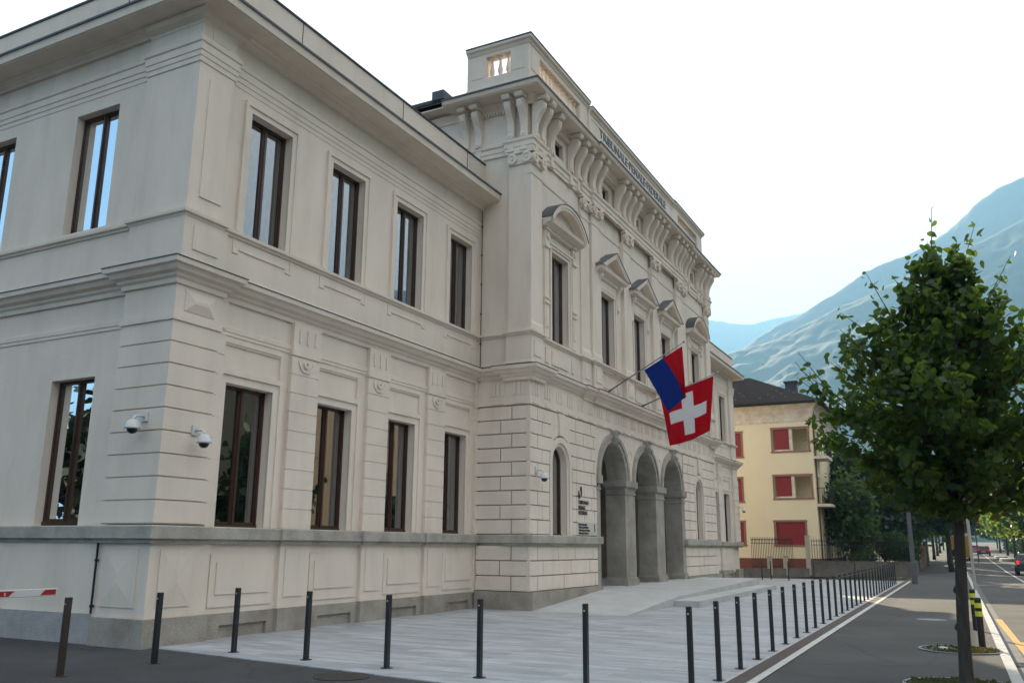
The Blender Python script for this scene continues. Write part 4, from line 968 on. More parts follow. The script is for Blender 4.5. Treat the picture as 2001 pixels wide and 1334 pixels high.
# ------------------------------------------------------------------ trees
def leaves(name, C, size, M_, parent, seed=0, flat=.5, jit=.35, shape='leaf', long_=1.15):
    """one six-cornered leaf face at each centre"""
    rg = np.random.default_rng(seed); n = len(C)
    nrm = rg.normal(size=(n, 3)); nrm[:, 2] = np.abs(nrm[:, 2]) * flat * 2 + flat * .4; nrm /= np.linalg.norm(nrm, axis=1)[:, None]
    a = rg.normal(size=(n, 3)); a[:, 2] -= .5; t = a - (a * nrm).sum(1)[:, None] * nrm; t /= np.linalg.norm(t, axis=1)[:, None]; b_ = np.cross(nrm, t)
    s_ = size * (1 + jit * rg.uniform(-1, 1, n))[:, None]
    SH = [(-.5, 0, 0), (-.32, .36, .05), (.02, .44, .07), (.32, .25, .03), (.62, 0, -.06), (.32, -.25, .03), (.02, -.44, .07), (-.32, -.36, .05)]
    V = np.stack([C + s_ * (t * x * long_ + b_ * y + nrm * z) for x, y, z in SH], 1)
    k = len(SH); me = bpy.data.meshes.new(name)
    me.vertices.add(n * k); me.vertices.foreach_set('co', V.reshape(-1).astype(np.float32))
    me.loops.add(n * k); me.loops.foreach_set('vertex_index', np.arange(n * k, dtype=np.int32))
    me.polygons.add(n); me.polygons.foreach_set('loop_start', np.arange(0, n * k, k, dtype=np.int32)); me.polygons.foreach_set('loop_total', np.full(n, k, dtype=np.int32))
    me.update(calc_edges=True); me.materials.append(M_); o = bpy.data.objects.new(name, me); return link(o, parent)
LMAIN = leaf_mat('linden leaves', (.018, .042, .012), (.040, .082, .018), .42, (.17, .28, .03))
LDARK = leaf_mat('dark leaves', (.014, .036, .011), (.028, .062, .016), .30, (.07, .14, .02))
LMID = leaf_mat('mid leaves', (.030, .065, .014), (.055, .105, .020), .40, (.15, .25, .03))
LSUN = leaf_mat('sunlit-toned leaves', (.055, .115, .018), (.085, .16, .028), .5, (.30, .42, .04))  # sunlit look of the row across the road put into the leaf colour
LBLK = leaf_mat('shade-darkened leaves', (.006, .014, .007), (.012, .024, .010), .08)  # yard tree colour darkened to stand for shade on sunlit crowns
LHED = leaf_mat('hedge leaves', (.022, .060, .012), (.04, .09, .02), .3)
def near_tree(x, y, label, seed, group, extra):
    rg = np.random.default_rng(seed); t_ = empty('street_tree', label, 'tree', (x, y, 0), group); mb = MB()
    EZ = [1.95, 2.15, 2.5, 2.85, 3.2, 3.7, 4.2, 4.6, 5.0, 5.3, 5.6, 6.1]; ER = [.0, .75, 1.40, 1.72, 1.86, 1.72, 1.28, .92, .58, .38, .22, .03]
    env = lambda z: float(np.interp(z, EZ, ER))
    ax = lambda z: np.array([-.010 * z + .02 * math.sin(z * 2.2), -.034 * z + .018 * math.sin(z * 1.7 + 1), z])
    zz = np.concatenate([[0, .06, .2], np.linspace(.4, 5.3, 16)]); mb.tube([tuple(ax(z)) for z in zz], [.105, .090, .080] + [.076 - .003 * i if i < 6 else max(.010, .066 * (1 - (i - 6) / 9.5)) for i in range(16)], 14)
    for a in (.7, 1.15, 1.6): mb.lathe(tuple(ax(a) + np.array([.02, .05, 0])), [(.0, -.06), (.045, -.03), (.05, .0), (.035, .04), (0, .06)], 8)
    C = []; nb = 100
    for k in range(nb):
        zs = 1.98 + 3.1 * (k / nb) ** 1.2; az = k * 2.399 + rg.uniform(-.3, .3); el = rg.uniform(.12, .5) + .75 * (k / nb) ** .8
        d = np.array([math.cos(az) * math.cos(el), math.sin(az) * math.cos(el), math.sin(el)]); st = ax(zs); ln = .15
        while ln < 2.6:
            p = st + d * ln
            if math.hypot(p[0] - ax(p[2])[0], p[1] - ax(p[2])[1]) > env(p[2]) * 1.0: break
            ln += .05
        ln *= rg.uniform(.72, 1.08)
        q = [st + d * ln * s_ + np.array([0, 0, .10 * ln * s_ * s_]) for s_ in np.linspace(0, 1, 6)]
        mb.tube([tuple(v) for v in q], [max(.004, .020 * (1 - s_ * .85)) for s_ in np.linspace(0, 1, 6)], 5)
        q = np.array(q); cnt = int(78 * ln / 1.6) + 10; s_ = rg.uniform(.12, 1.04, cnt); i0 = np.clip((s_ * 5).astype(int), 0, 4)
        base = q[i0] + (q[i0 + 1] - q[i0]) * (s_ * 5 - i0)[:, None]
        C.append(base + rg.normal(size=(cnt, 3)) * (.045 + .12 * (1 - s_))[:, None])
        for m_ in range(4):
            a0 = q[1 + m_]; dd = d + rg.normal(size=3) * .6 + np.array([0, 0, .12]); dd /= np.linalg.norm(dd); tl = min(.7, ln * rg.uniform(.28, .5)) * (1 if a0[2] < 3.9 else .6)
            mb.tube([tuple(a0), tuple(a0 + dd * tl)], [.007, .003], 4); c2 = int(30 * tl / .5); s2 = rg.uniform(.15, 1.05, c2)
            C.append(a0 + dd * tl * s2[:, None] + rg.normal(size=(c2, 3)) * .045)
    C = [np.concatenate(C)]; P0 = C[0]; axs = np.array([ax(z)[:2] for z in P0[:, 2]]); rad = np.hypot(*(P0[:, :2] - axs).T); lim = np.interp(P0[:, 2], EZ, ER) * (1.02 + .14 * np.sin(np.arctan2(P0[:, 1], P0[:, 0]) * 7 + P0[:, 2] * 6)) + .03
    C = [P0[(rad < lim) | (rg.random(len(P0)) < .10)]]
    for (a, b_, n_) in extra:
        a = np.array(a) - np.array([x, y, 0]); b_ = np.array(b_) - np.array([x, y, 0]); mb.tube([tuple(a), tuple(a * .5 + b_ * .5 + np.array([0, 0, .03])), tuple(b_)], [.012, .008, .003], 5)
        s_ = np.linspace(.0, 1, n_); C.append(a + (b_ - a) * s_[:, None] + rg.normal(size=(n_, 3)) * (.04 + .05 * (1 - s_))[:, None])
    mb.build('trunk', BARK, t_, smooth=True); C = np.concatenate(C); C = C[C[:, 2] > 1.97 + .08 * np.sin(C[:, 0] * 9 + C[:, 1] * 7)]
    leaves('crown', C, .082, LMAIN, t_, seed, jit=.45, flat=.45); return t_
def street_tree(x, y, z0, trunk_h, top_z, rmax, zmax, label, seed, nb=46, per=120, size=.13, M_=LMAIN, group=None, lean=(0, 0), tr=.10, extra=(), name='street_tree', up=1.0, density=1.0, cone=1.15, clip=None):
    rg = np.random.default_rng(seed); t_ = empty(name, label, 'tree', (x, y, z0), group)
    H = top_z - z0; pts = []; rr = []
    for i in range(12):
        s_ = i / 11; z = s_ * H * .9; w_ = .03 * math.sin(s_ * 9 + seed)
        pts.append((lean[0] * s_ * H + w_ * (s_ > .1), lean[1] * s_ * H + w_ * .6 * (s_ > .1), z)); rr.append(tr * (1.25 if i == 0 else 1) * (1 - s_) ** .75 + .012 if s_ * H > trunk_h * .9 else tr * (1.3 - .3 * min(1, s_ * 8)))
    mb = MB(); mb.tube(pts, rr, 12)
    def axis(z): s_ = z / H; return np.array([lean[0] * z, lean[1] * z, z])
    C = []
    def env(z):          # crown radius at height z above base
        zm = zmax - z0; zb = trunk_h
        if z < zm: return rmax * (max(0, (z - zb) / (zm - zb)) ** .45) if z > zb else 0
        return rmax * max(.03, (1 - ((z - zm) / (H - zm)) ** cone))
    for k in range(nb):
        zs = trunk_h + (H * .86 - trunk_h) * (k / nb) ** 1.05; az = k * 2.4 + rg.uniform(-.4, .4)
        st = axis(zs); el = (.25 + .75 * (zs / H)) * up + rg.uniform(-.15, .25)
        R1 = env(min(zs + .25 * H * .3, H * .97)) * rg.uniform(.75, 1.12); ln = R1 / max(.35, math.cos(el))
        d = np.array([math.cos(az) * math.cos(el), math.sin(az) * math.cos(el), math.sin(el)])
        ln = min(ln, (H - zs) / max(.2, d[2]) * 1.0)
        q = [st + d * ln * s_ + np.array([0, 0, .14 * ln * s_ * s_ * (.6 - (el < .5) * 1.2)]) for s_ in np.linspace(0, 1, 6)]
        mb.tube([tuple(v) for v in q], [max(.006, tr * .28 * (1 - s_ * .85)) for s_ in np.linspace(0, 1, 6)], 5)
        cnt = int(per * (.4 + .6 * R1 / rmax) * density); s_ = rg.beta(2.0, 1.15, cnt) * 1.03
        sp = (.10 + .17 * (1 - s_)) * rmax * .75
        base = np.array(q)[0] + (np.array(q)[-1] - np.array(q)[0]) * s_[:, None]
        C.append(base + rg.normal(size=(cnt, 3)) * sp[:, None] * np.array([1, 1, .8]))
        for m_ in range(2):   # twigs
            a0 = q[2 + m_ * 1]; dd = d + rg.normal(size=3) * .55; dd /= np.linalg.norm(dd); tl = ln * .42 * rg.uniform(.6, 1.1)
            mb.tube([tuple(a0), tuple(a0 + dd * tl)], [tr * .1, .005], 4); c2 = int(per * .3 * density); s2 = rg.uniform(.2, 1.05, c2)
            C.append(a0 + dd * tl * s2[:, None] + rg.normal(size=(c2, 3)) * .055 * rmax)
    for (a, b_, n_) in extra:      # long leafy shoots
        a = np.array(a) - np.array([x, y, z0]); b_ = np.array(b_) - np.array([x, y, z0]); mb.tube([tuple(a), tuple(a * .5 + b_ * .5 + np.array([0, 0, .03])), tuple(b_)], [.016, .010, .004], 5)
        s_ = np.linspace(.0, 1, n_); C.append(a + (b_ - a) * s_[:, None] + rg.normal(size=(n_, 3)) * (.05 + .05 * (1 - s_))[:, None])
    mb.build('trunk', BARK, t_, smooth=True)
    C = np.concatenate(C); C = C[C[:, 2] > trunk_h * .93 + .10 * np.sin(C[:, 0] * 9 + C[:, 1] * 7)]
    leaves('crown', C, size, M_, t_, seed); return t_
# near linden beside the kerb; the base is just below the picture
TX = 12.6
def tp(px, py, dx=0): return tuple(on(px, py, 0, TX + dx))
E3 = [(tp(1760, 700), tp(1640, 610), 22), (tp(1900, 640), tp(1960, 540), 22), (tp(1800, 600), tp(1770, 510), 18), (tp(1860, 580), tp(1900, 500), 18), (tp(1720, 780), tp(1610, 700), 22), (tp(1700, 900), tp(1580, 860), 20), (tp(1822, 560), tp(1820, 404), 16), (tp(1850, 640), tp(1905, 438), 30), (tp(1880, 690), tp(1975, 500), 26), (tp(1780, 690), tp(1690, 530), 26), (tp(1800, 640), tp(1748, 545), 20),
      (tp(1740, 720), tp(1655, 660), 22), (tp(1720, 850), tp(1572, 742), 26), (tp(1760, 640), tp(1720, 600), 14), (tp(1910, 700), tp(1992, 610), 22), (tp(1840, 600), tp(1870, 470), 24), (tp(1820, 640), tp(1812, 470), 30), (tp(1700, 860), tp(1600, 845), 20)]
near_tree(TX, .22, 'leafy young linden tree on the pavement nearest the camera', 5, 'lindens in a row along the pavement', E3)
for x, y, sd_, q in ((31.5, .9, 0, ''),): pass
for i, (x, y) in enumerate([(74, 1.6), (86, 1.9), (100, 2.3), (116, 4.2), (140, 4.6), (165, 5.0)]):
    q = ['nearest', 'second', 'third', 'fourth', 'fifth', 'farthest'][i]
    street_tree(x, y, g(x), 2.9, 8.2 + g(x), 2.9, 4.6, f'{q} of the distant lindens lining the pavement beyond the near linden', 20 + i, nb=34, per=110, size=.34, M_=LDARK if i < 2 else LMID, tr=.16, group='lindens in a row along the pavement')
# sunlit row across the road
for i, (x, y) in enumerate([(88, -6.6), (101, -5.6), (116, -5.0), (132, -4.7), (150, -4.4), (172, -4.0)]):
    q = ['nearest', 'second', 'third', 'fourth', 'fifth', 'farthest'][i]
    street_tree(x, y, g(x), 2.7, 7.0 + g(x) + (i % 2) * .4, 3.6, 4.7, f'{q} of the bright green round trees across the road', 40 + i, nb=36, per=130, size=.34, M_=LSUN, tr=.15, group='bright green trees across the road', name='roadside_tree')
def blob_tree(x, y, z0, rx, ry, z_lo, z_hi, label, seed, n_=9000, size=.3, M_=LDARK, name='garden_tree', cat='tree', group=None, trunk=.16, lump=.35, flat=.5):
    rg = np.random.default_rng(seed); t_ = empty(name, label, cat, (x, y, z0), group)
    K = 26; th = rg.uniform(0, 6.28, K); ph = rg.uniform(-.9, 1.4, K); zc = (z_lo + z_hi) / 2 - z0; hz = (z_hi - z_lo) / 2
    cc = np.stack([rx * .68 * np.cos(th) * np.cos(ph), ry * .68 * np.sin(th) * np.cos(ph), zc + hz * .70 * np.sin(ph)], 1); rad = rg.uniform(.22, .46, K) * min(rx, ry, hz * 1.3)
    pick = rg.integers(0, K, n_); v = rg.normal(size=(n_, 3)); v /= np.linalg.norm(v, axis=1)[:, None]; rr = rg.uniform(.35, 1.05, n_) ** .5
    C = cc[pick] + v * (rad[pick] * rr)[:, None] * np.array([1, 1, .85])
    core = rg.normal(size=(n_ // 3, 3)) * np.array([rx, ry, hz]) * .40 + np.array([0, 0, zc]); C = np.concatenate([C, core]); C = C[(C[:, 2] > z_lo - z0)]
    leaves('crown', C, size, M_, t_, seed, flat=flat)
    if trunk:
        mb = MB(); mb.tube([(0, 0, 0), (.05, 0, zc * .5), (0, .05, zc)], [trunk, trunk * .8, trunk * .4], 10)
        for c in cc[::3]: mb.tube([(0, 0, zc * .55), tuple(c * .5 + np.array([0, 0, zc * .35])), tuple(c)], [trunk * .5, trunk * .3, .02], 6)
        mb.build('trunk', BARK, t_, smooth=True)
    return t_
GT = 'dark trees in the garden behind the low wall'
blob_tree(63.5, 7.2, 0, 2.0, 1.7, .9, 6.6, 'leafy garden tree in front of the corner of the yellow house', 61, 11000, .22, LMID, group=GT)
blob_tree(68.5, 7.6, 0, 2.9, 2.3, 1.6, 8.8, 'tall dark garden tree beside the yellow house', 62, 13000, .27, LDARK, group=GT)
blob_tree(71.5, 4.9, 0, 2.6, 2.2, 1.4, 7.2, 'dark garden tree behind the wall corner', 63, 12000, .27, LDARK, group=GT)
blob_tree(79, 6.5, 0, 3.2, 2.6, 1.5, 9.0, 'large dark tree overhanging the pavement behind the lamp post', 64, 12000, .33, LDARK, group=GT)
blob_tree(92, 6.0, g(92), 4, 3, 1.5, 8.6, 'distant dark garden tree left of the pavement', 65, 9000, .4, LDARK, group=GT)
for i_, (x_, y_, q_) in enumerate([(205, 5.5, 'left'), (222, 1.5, 'middle'), (236, -5, 'right')]):
    blob_tree(x_, y_, g(x_), 6, 5, 2.2 + g(x_), 12 + g(x_), f'{q_} one of the hazy trees closing the far end of the street', 90 + i_, 4500, .8, LDARK, group='hazy trees at the far end of the street')
blob_tree(75, 3.9, 0, 2.2, 1.5, 2.4, 7.5, 'bright leafy tree hanging over the pavement beyond the bush', 70, 7000, .26, LMID, group=GT)
blob_tree(83, 9, 0, 3.2, 3.5, 1.5, 8.5, 'dark tree filling the gap behind the tall garden tree', 71, 9000, .38, LDARK, group=GT)
blob_tree(112, 6.8, g(112), 5, 3, 1.5, 9.5, 'farthest dark garden tree left of the pavement', 66, 8000, .5, LMID, group=GT)
blob_tree(65.6, 4.55, 0, 1.5, 1.35, .55, 2.75, 'rounded green bush rising above the garden wall', 67, 9000, .10, LHED, name='round_bush', cat='bush', trunk=.05)
blob_tree(70.0, 4.2, 0, 1.3, .8, .5, 2.3, 'darker green bush behind the lamp post', 68, 6000, .11, LHED, name='garden_bush', cat='bush', trunk=.05)
blob_tree(62.6, 6.6, 0, 1.3, .9, .3, 1.7, 'low brownish bush behind the iron fence', 69, 4000, .11, LMID, name='garden_bush', cat='bush', trunk=.04)
# pits with grass around the trees
GRS = leaf_mat('grass blades', (.05, .065, .02), (.10, .10, .04), .15)
SOIL = mat('pit soil', (.085, .075, .05), .95, (.05, .06, .03), 9, .8, 60)
def pit(x, y, r, label):
    mb = MB(); mb.lathe((x, y, 0), [(0, .008), (r, .010)], 36); tag(mb.build('tree_pit', SOIL), kind='structure')
    mb = MB(); mb.ring(FR((x, y, .0), (1, 0, 0), (0, 0, 1)), 0, 0, r, r + .03, -.02, .022, 0, 0.001, 1) if False else None
    mb.lathe((x, y, 0), [(r, -.01), (r, .024), (r + .035, .024), (r + .035, -.01)], 40); tag(mb.build('pit_ring', STEEL), kind='structure')
    rg = np.random.default_rng(int(x * 10)); a = rg.normal(0, 1, 420) * 1.3 + x; q = r * .97 * np.sqrt(rg.uniform(0, 1, 420)); C = np.stack([x + q * np.cos(a), y + q * np.sin(a), np.full(420, .016)], 1)
    o = leaves('grass', C, .038, GRS, None, 3, flat=.15, long_=2); tag(o, label, kind='stuff')
pit(12.62, .27, .66, 'sparse grass in the round pit around the near linden')
pit(17.0, .37, .60, 'sparse grass in the empty round pit by the striped post')
mb = MB(); mb.lathe((17.0, .62, .0), [(0, .045), (.07, .045), (.08, .03), (.08, 0)], 20); tag(mb.build('valve_cap', WHT), 'small round pale cap set in the grassy pit', 'valve cap')
def manhole(x, y, r, M_, label, z=.004):
    mb = MB(); mb.lathe((x, y, 0), [(0, z + .004), (r * .93, z + .004), (r * .94, z + .001), (r * .97, z + .001), (r * .975, z + .005), (r, z + .005), (r, z - .01)], 32)
    for i in range(-4, 5):
        hw = math.sqrt(max(0, (r * .85) ** 2 - (i * r * .19) ** 2)); mb.box(WORLD, x - hw, x + hw, y + i * r * .19 - .012, y + i * r * .19 + .012, z + .003, z + .007)
    tag(mb.build('manhole_cover', M_), label, 'manhole cover')
manhole(9.50, 7.38, .36, mat('cast iron', (.045, .035, .03), .6, (.03, .025, .022), 9, .5, 50), 'dark cast iron manhole cover in the asphalt beside the plaza')
manhole(23.86, 1.06, .34, mat('pale cast iron', (.24, .24, .24), .6, (.17, .17, .17), 9), 'pale round manhole cover in the pavement')
mb = MB()
for i in range(9): mb.box(WORLD, 16.0 + i * .055, 16.03 + i * .055, -.62, -.40, -.1, -.078)
mb.box(WORLD, 15.96, 16.52, -.66, -.36, -.11, -.085); tag(mb.build('gully_grate', mat('gully iron', (.05, .05, .05), .5)), 'slotted iron gully grate in the gutter', 'drain grate')

# ------------------------------------------------------------------ poles and lights
PG = mat('grey lamp post', (.13, .14, .145), .5, (.10, .105, .11), 3)
lp = empty('street_lamp', 'grey tapered lamp post rising into the dark trees at the end of the white line', 'street lamp', (47.2, 2.66, 0))
mb = MB(); mb.tube([(0, 0, 0), (0, 0, 1.0), (0, 0, 1.02), (0, 0, 7.0)], [.135, .135, .11, .07], 14); mb.build('post', PG, lp, smooth=False)
mb = MB(); mb.tube([(0, 0, 6.95), (0, -.6, 7.3), (0, -1.3, 7.35)], .035, 8); mb.build('arm', PG, lp, smooth=True)
mb = MB(); mb.box(WORLD, -.12, .12, -2.0, -1.3, 7.28, 7.40); mb.build('lamp_head', PG, lp, bevel=.03)
ln2 = empty('street_lamp', 'distant slim pale lamp post with its arm reaching left over the garden', 'street lamp', (86, 3.62, g(86)))
mb = MB(); mb.tube([(0, 0, 0), (0, 0, 5.2)], [.09, .06], 10); mb.build('post', PG, ln2)
mb = MB(); mb.tube([(0, 0, 5.1), (0, 1.2, 5.15), (0, 2.4, 5.0)], .035, 8); mb.build('arm', PG, ln2)
mb = MB(); mb.box(WORLD, -.15, .15, 2.4, 3.3, 4.86, 5.0); mb.build('lamp_head', WP, ln2, bevel=.03)
PC_ = mat('pale post', (.5, .48, .42), .6)
po = empty('sign_post', 'slim pale post at the kerb right behind the near linden trunk', 'post', (41.8, .10, 0))
mb = MB(); mb.tube([(0, 0, 0), (.0, 0, 3.3)], .06, 10); mb.build('post', PC_, po)
mb = MB(); mb.box(WORLD, -.02, .02, -.3, .3, 3.2, 3.75); mb.build('sign_back', PG, po)
tlx = 105; tl = empty('traffic_light', 'red traffic light above the road in the distance', 'traffic light', (tlx, -.55, g(tlx)))
DK = mat('dark housing', (.01, .011, .011), .5)
mb = MB(); mb.tube([(0, .2, 0), (0, .2, 4.8)], .06, 8); mb.build('post', PG, tl)
mb = MB(); mb.box(WORLD, -.12, .12, -.22, .12, 3.45, 4.6); mb.build('housing', DK, tl, bevel=.02)
EM = bpy.data.materials.new('red lamp'); EM.use_nodes = True; EM.node_tree.nodes['Principled BSDF'].inputs['Base Color'].default_value = (.6, .0, .03, 1)
EM.node_tree.nodes['Principled BSDF'].inputs['Emission Color'].default_value = (1, .01, .06, 1); EM.node_tree.nodes['Principled BSDF'].inputs['Emission Strength'].default_value = 1.6
mb = MB(); mb.ring(side(-.12), -.05, 3.97, .001, .15, 0, .03, 0, 6.283, 16); mb.build('red_lens', EM, tl)
GRL = mat('green lens', (.01, .06, .05), .3); mb = MB(); mb.ring(side(-.12), -.05, 4.38, .001, .11, 0, .02, 0, 6.283, 16); mb.build('lens', GRL, tl)
bd = empty('bare_lamp_post', 'far lamp with a small white head above the bright trees across the road', 'street lamp', (150, -5.3, g(150)))
mb = MB(); mb.tube([(0, 0, 0), (0, 0, 8.4), (0, 1.6, 8.7)], .07, 8); mb.build('post', PG, bd)
mb = MB(); mb.box(WORLD, -.2, .2, 1.5, 2.4, 8.62, 8.78); mb.build('lamp_head', WP, bd, bevel=.04)
print('street done')

# ------------------------------------------------------------------ yellow house
YS = mat('yellow render', (.87, .76, .52), .9, (.81, .70, .48), .7, .25, 60, contrast=(.3, .8), fleck=.03)
YC = mat('cream trim', (.78, .73, .60), .85, (.62, .49, .38), 2)
SALM = mat('salmon frame', (.33, .17, .12), .8, (.28, .15, .11), 4)
SHUT = mat('red shutter', (.29, .022, .028), .6, (.24, .018, .022), 3, stretch=(1, 1, 12))
BRK = mat('brick red band', (.22, .07, .05), .85)
YH = empty('yellow_house', 'pale yellow house with dark tiled hip roof and red shutters', 'house', (60, 9, 0)); YH.location = (0, 0, 0)
HX = 60.0; HF = side(HX); HY0, HY1 = 8.75, 20.5
LOG = [(9.15, 11.25, 7.95, 9.42), (9.25, 11.35, 4.86, 6.28)]
mb = MB()
wall(mb, HF, HY0, HY1, .3, 4.3, -.3, 0, [(9.6, 11.45, 1.85, 3.3), (13.55, 14.6, 1.85, 3.3)])
wall(mb, HF, HY0, HY1, 4.3, 7.2, -.3, 0, [(9.0, 11.35, 4.86, 6.28), (13.55, 14.6, 4.7, 6.2)])
wall(mb, HF, HY0, HY1, 7.2, 11.0, -.3, 0, [(9.0, 11.3, 7.95, 9.42), (13.45, 14.5, 7.7, 9.3)])
S2 = front(HY0)
wall(mb, S2, HX + .3, 72, .3, 4.3, -.3, 0, [(64, 65.2, 1.85, 3.3)])
wall(mb, S2, HX + .3, 72, 4.3, 7.2, -.3, 0, [(HX + .4, HX + 2.2, 4.55, 6.28), (65, 66.2, 4.7, 6.2)])
wall(mb, S2, HX + .3, 72, 7.2, 11.0, -.3, 0, [(HX + .4, HX + 2.2, 7.65, 9.42), (65, 66.2, 7.7, 9.3)])
mb.box(WORLD, 71.7, 72, HY0 + .3, HY1, .3, 11); mb.box(WORLD, HX + .3, 71.7, HY1 - .3, HY1, .3, 11)
for z in (4.3, 7.2): mb.box(WORLD, HX + .31, 71.6, HY0 + .31, HY1 - .31, z, z + .25)
for z0_, z1_ in ((4.55, 7.19), (7.45, 10.6)):      # loggia inner walls
    mb.box(WORLD, HX + 2.3, HX + 2.45, HY0 + .31, 11.6, z0_, z1_); mb.box(WORLD, HX + .31, HX + 2.29, 11.6, 11.75, z0_, z1_)
mb.build('wall', YS, YH)
mb = MB(); mb.box(WORLD, HX - .05, 72.02, HY0 - .05, HY1, -.1, .32); mb.box(WORLD, HX - .045, 72.02, HY0 - .045, HY1, .325, .98); mb.build('base_band', BRK, YH)
PYH = [(HX, HY1), (HX, HY0), (72, HY0)]
mb = MB(); mb.sweep([(-.1, 9.85), (.03, 9.85), (.05, 9.95), (.05, 10.1), (.10, 10.35), (.22, 10.7), (.42, 10.95), (.48, 11.0), (.52, 11.12), (-.1, 11.14)], PYH); mb.build('cove_cornice', YC, YH)
def shutter_window(y0, y1, z0, z1, full=True, loggia=False):
    mb = MB(); t = .13
    for a, b_, c, d in ((y0 - t, y0, z0, z1), (y1, y1 + t, z0, z1), (y0 - t - .03, y1 + t + .03, z1, z1 + t), (y0 - t - .05, y1 + t + .05, z0 - .12, z0)): mb.box(HF, a, b_, -.02, .04, c, d)
    w_ = mb.build('window', SALM, YH)
    mb = MB(); ya = y0 if full else y0 + (y1 - y0) * .55
    mb.box(HF, ya, y1 - (0 if full else .1), -.12, -.07, z0 + (0 if full else .1), z1)
    for i in range(int((z1 - z0) / .09)): mb.box(HF, ya + .02, y1 - .02 - (0 if full else .1), -.07, -.062, z0 + .13 + i * .09, z0 + .19 + i * .09) if z0 + .19 + i * .09 < z1 else None
    mb.build('shutter', SHUT, w_)
    if not full:
        mb = MB(); mb.box(HF, ya - .24, ya - .04, -.25, -.02, z0, z1); mb.box(HF, ya, y1 - .02, -.12, -.06, z0 + .01, z0 + .1); mb.build('divider', YC, w_)
shutter_window(9.6, 11.45, 1.85, 3.3); shutter_window(9.05, 11.35, 4.86, 6.28, False); shutter_window(9.05, 11.3, 7.95, 9.42, False)
shutter_window(13.55, 14.6, 1.85, 3.3); shutter_window(13.55, 14.6, 4.7, 6.2); shutter_window(13.45, 14.5, 7.7, 9.3)
for zz in (4.45, 7.55):     # corner balconies with iron railings
    mb = MB(); mb.box(WORLD, HX + .02, HX + 2.4, HY0 - .85, HY0 - .002, zz - .18, zz); b0 = mb.build('balcony', YC, YH)
    mb = MB()
    for i in range(16): x = HX + .05 + i * .152; mb.box(WORLD, x, x + .02, HY0 - .84, HY0 - .82, zz + .0, zz + 1.0)
    for i in range(6): y = HY0 - .82 + i * .15; mb.box(WORLD, HX + .03, HX + .05, y, y + .02, zz, zz + 1.0)
    mb.box(WORLD, HX + .02, HX + 2.4, HY0 - .85, HY0 - .81, zz + 1.0, zz + 1.04); mb.box(WORLD, HX + .02, HX + .06, HY0 - .81, HY0 - .0, zz + 1.0, zz + 1.04)
    mb.build('railing', IRON, b0)
mb = MB(); mb.tube([(HX + .6, HY0 - .30, 11.0), (HX + .35, HY0 - .12, 10.5), (HX + .25, HY0 - .08, 9.9), (HX + .25, HY0 - .08, .4)], .05, 8); mb.build('downpipe', mat('brown pipe', (.10, .05, .035), .5), YH)
def tile_mat():
    M = mat('brown tiles', (.024, .020, .019), .95, (.050, .040, .036), 5, contrast=(.3, .7), spec=.1); n = M.node_tree.nodes; l = M.node_tree.links
    t = n.new('ShaderNodeTexCoord'); wv = n.new('ShaderNodeTexBrick'); wv.inputs['Scale'].default_value = 1; wv.inputs['Brick Width'].default_value = .22; wv.inputs['Row Height'].default_value = .16; wv.inputs['Mortar Size'].default_value = .03
    mpp = n.new('ShaderNodeMapping'); mpp.inputs['Rotation'].default_value = (0, R_(90), R_(90)); 
    se = n.new('ShaderNodeSeparateXYZ'); co = n.new('ShaderNodeCombineXYZ'); l.new(t.outputs['Object'], se.inputs[0]); ad_ = n.new('ShaderNodeMath'); ad_.operation = 'ADD'; l.new(se.outputs[0], ad_.inputs[0]); l.new(se.outputs[1], ad_.inputs[1])
    l.new(ad_.outputs[0], co.inputs[0]); l.new(se.outputs[2], co.inputs[1]); l.new(co.outputs[0], wv.inputs['Vector'])
    bp = n.new('ShaderNodeBump'); bp.inputs['Strength'].default_value = 1; bp.inputs['Distance'].default_value = .05; bp.invert = True; l.new(wv.outputs['Fac'], bp.inputs['Height']); l.new(bp.outputs[0], n['Principled BSDF'].inputs['Normal']); return M
TL2 = tile_mat()
e = .75; ez = 11.16; x0, x1, y0, y1 = HX - e, 72 + e, HY0 - e, HY1 + e; rz = 14.0
mb = MB(); mb.add([(x0, y0, ez), (x1, y0, ez), (x1, y1, ez), (x0, y1, ez), (x0 + 5.6, y0 + 5.6, rz), (x1 - 5.6, y0 + 5.6, rz), (x0 + 5.6, y1 - 5.6, rz), (x1 - 5.6, y1 - 5.6, rz)],
                  [(3, 0, 4, 6), (0, 1, 5, 4), (1, 2, 7, 5), (2, 3, 6, 7), (4, 5, 7, 6), (0, 3, 2, 1)])
mb.sweep([(0, ez - .17), (.12, ez - .17), (.14, ez - .0), (0, ez + .0)], [(x0 + .1, y1), (x0 + .1, y0 + .1), (x1, y0 + .1)])
rf = mb.build('roof', TL2, YH)
mb = MB()
for k in range(3):      # snow guards
    f_ = .16 + k * .11
    for i in range(14):
        mb = MB(); y = y0 + 1.4 + k * .4 + i * .85; zz = ez + (rz - ez) * f_; mb.box(WORLD, x0 + 5.6 * f_ - .03, x0 + 5.6 * f_ + .03, y, y + .13, zz, zz + .08)
        if (i * 7 + k * 3) % 4: mb.build('snow_guard', PG, rf)
mb = MB(); mb.box(WORLD, 66.0, 66.7, 10.5, 11.3, 12.2, 13.55); mb.box(WORLD, 65.9, 66.8, 10.4, 11.4, 13.65, 13.75)
for a in (66.0, 66.62): mb.box(WORLD, a, a + .08, 10.5, 11.3, 13.55, 13.65)
mb.build('chimney', TILE, rf)
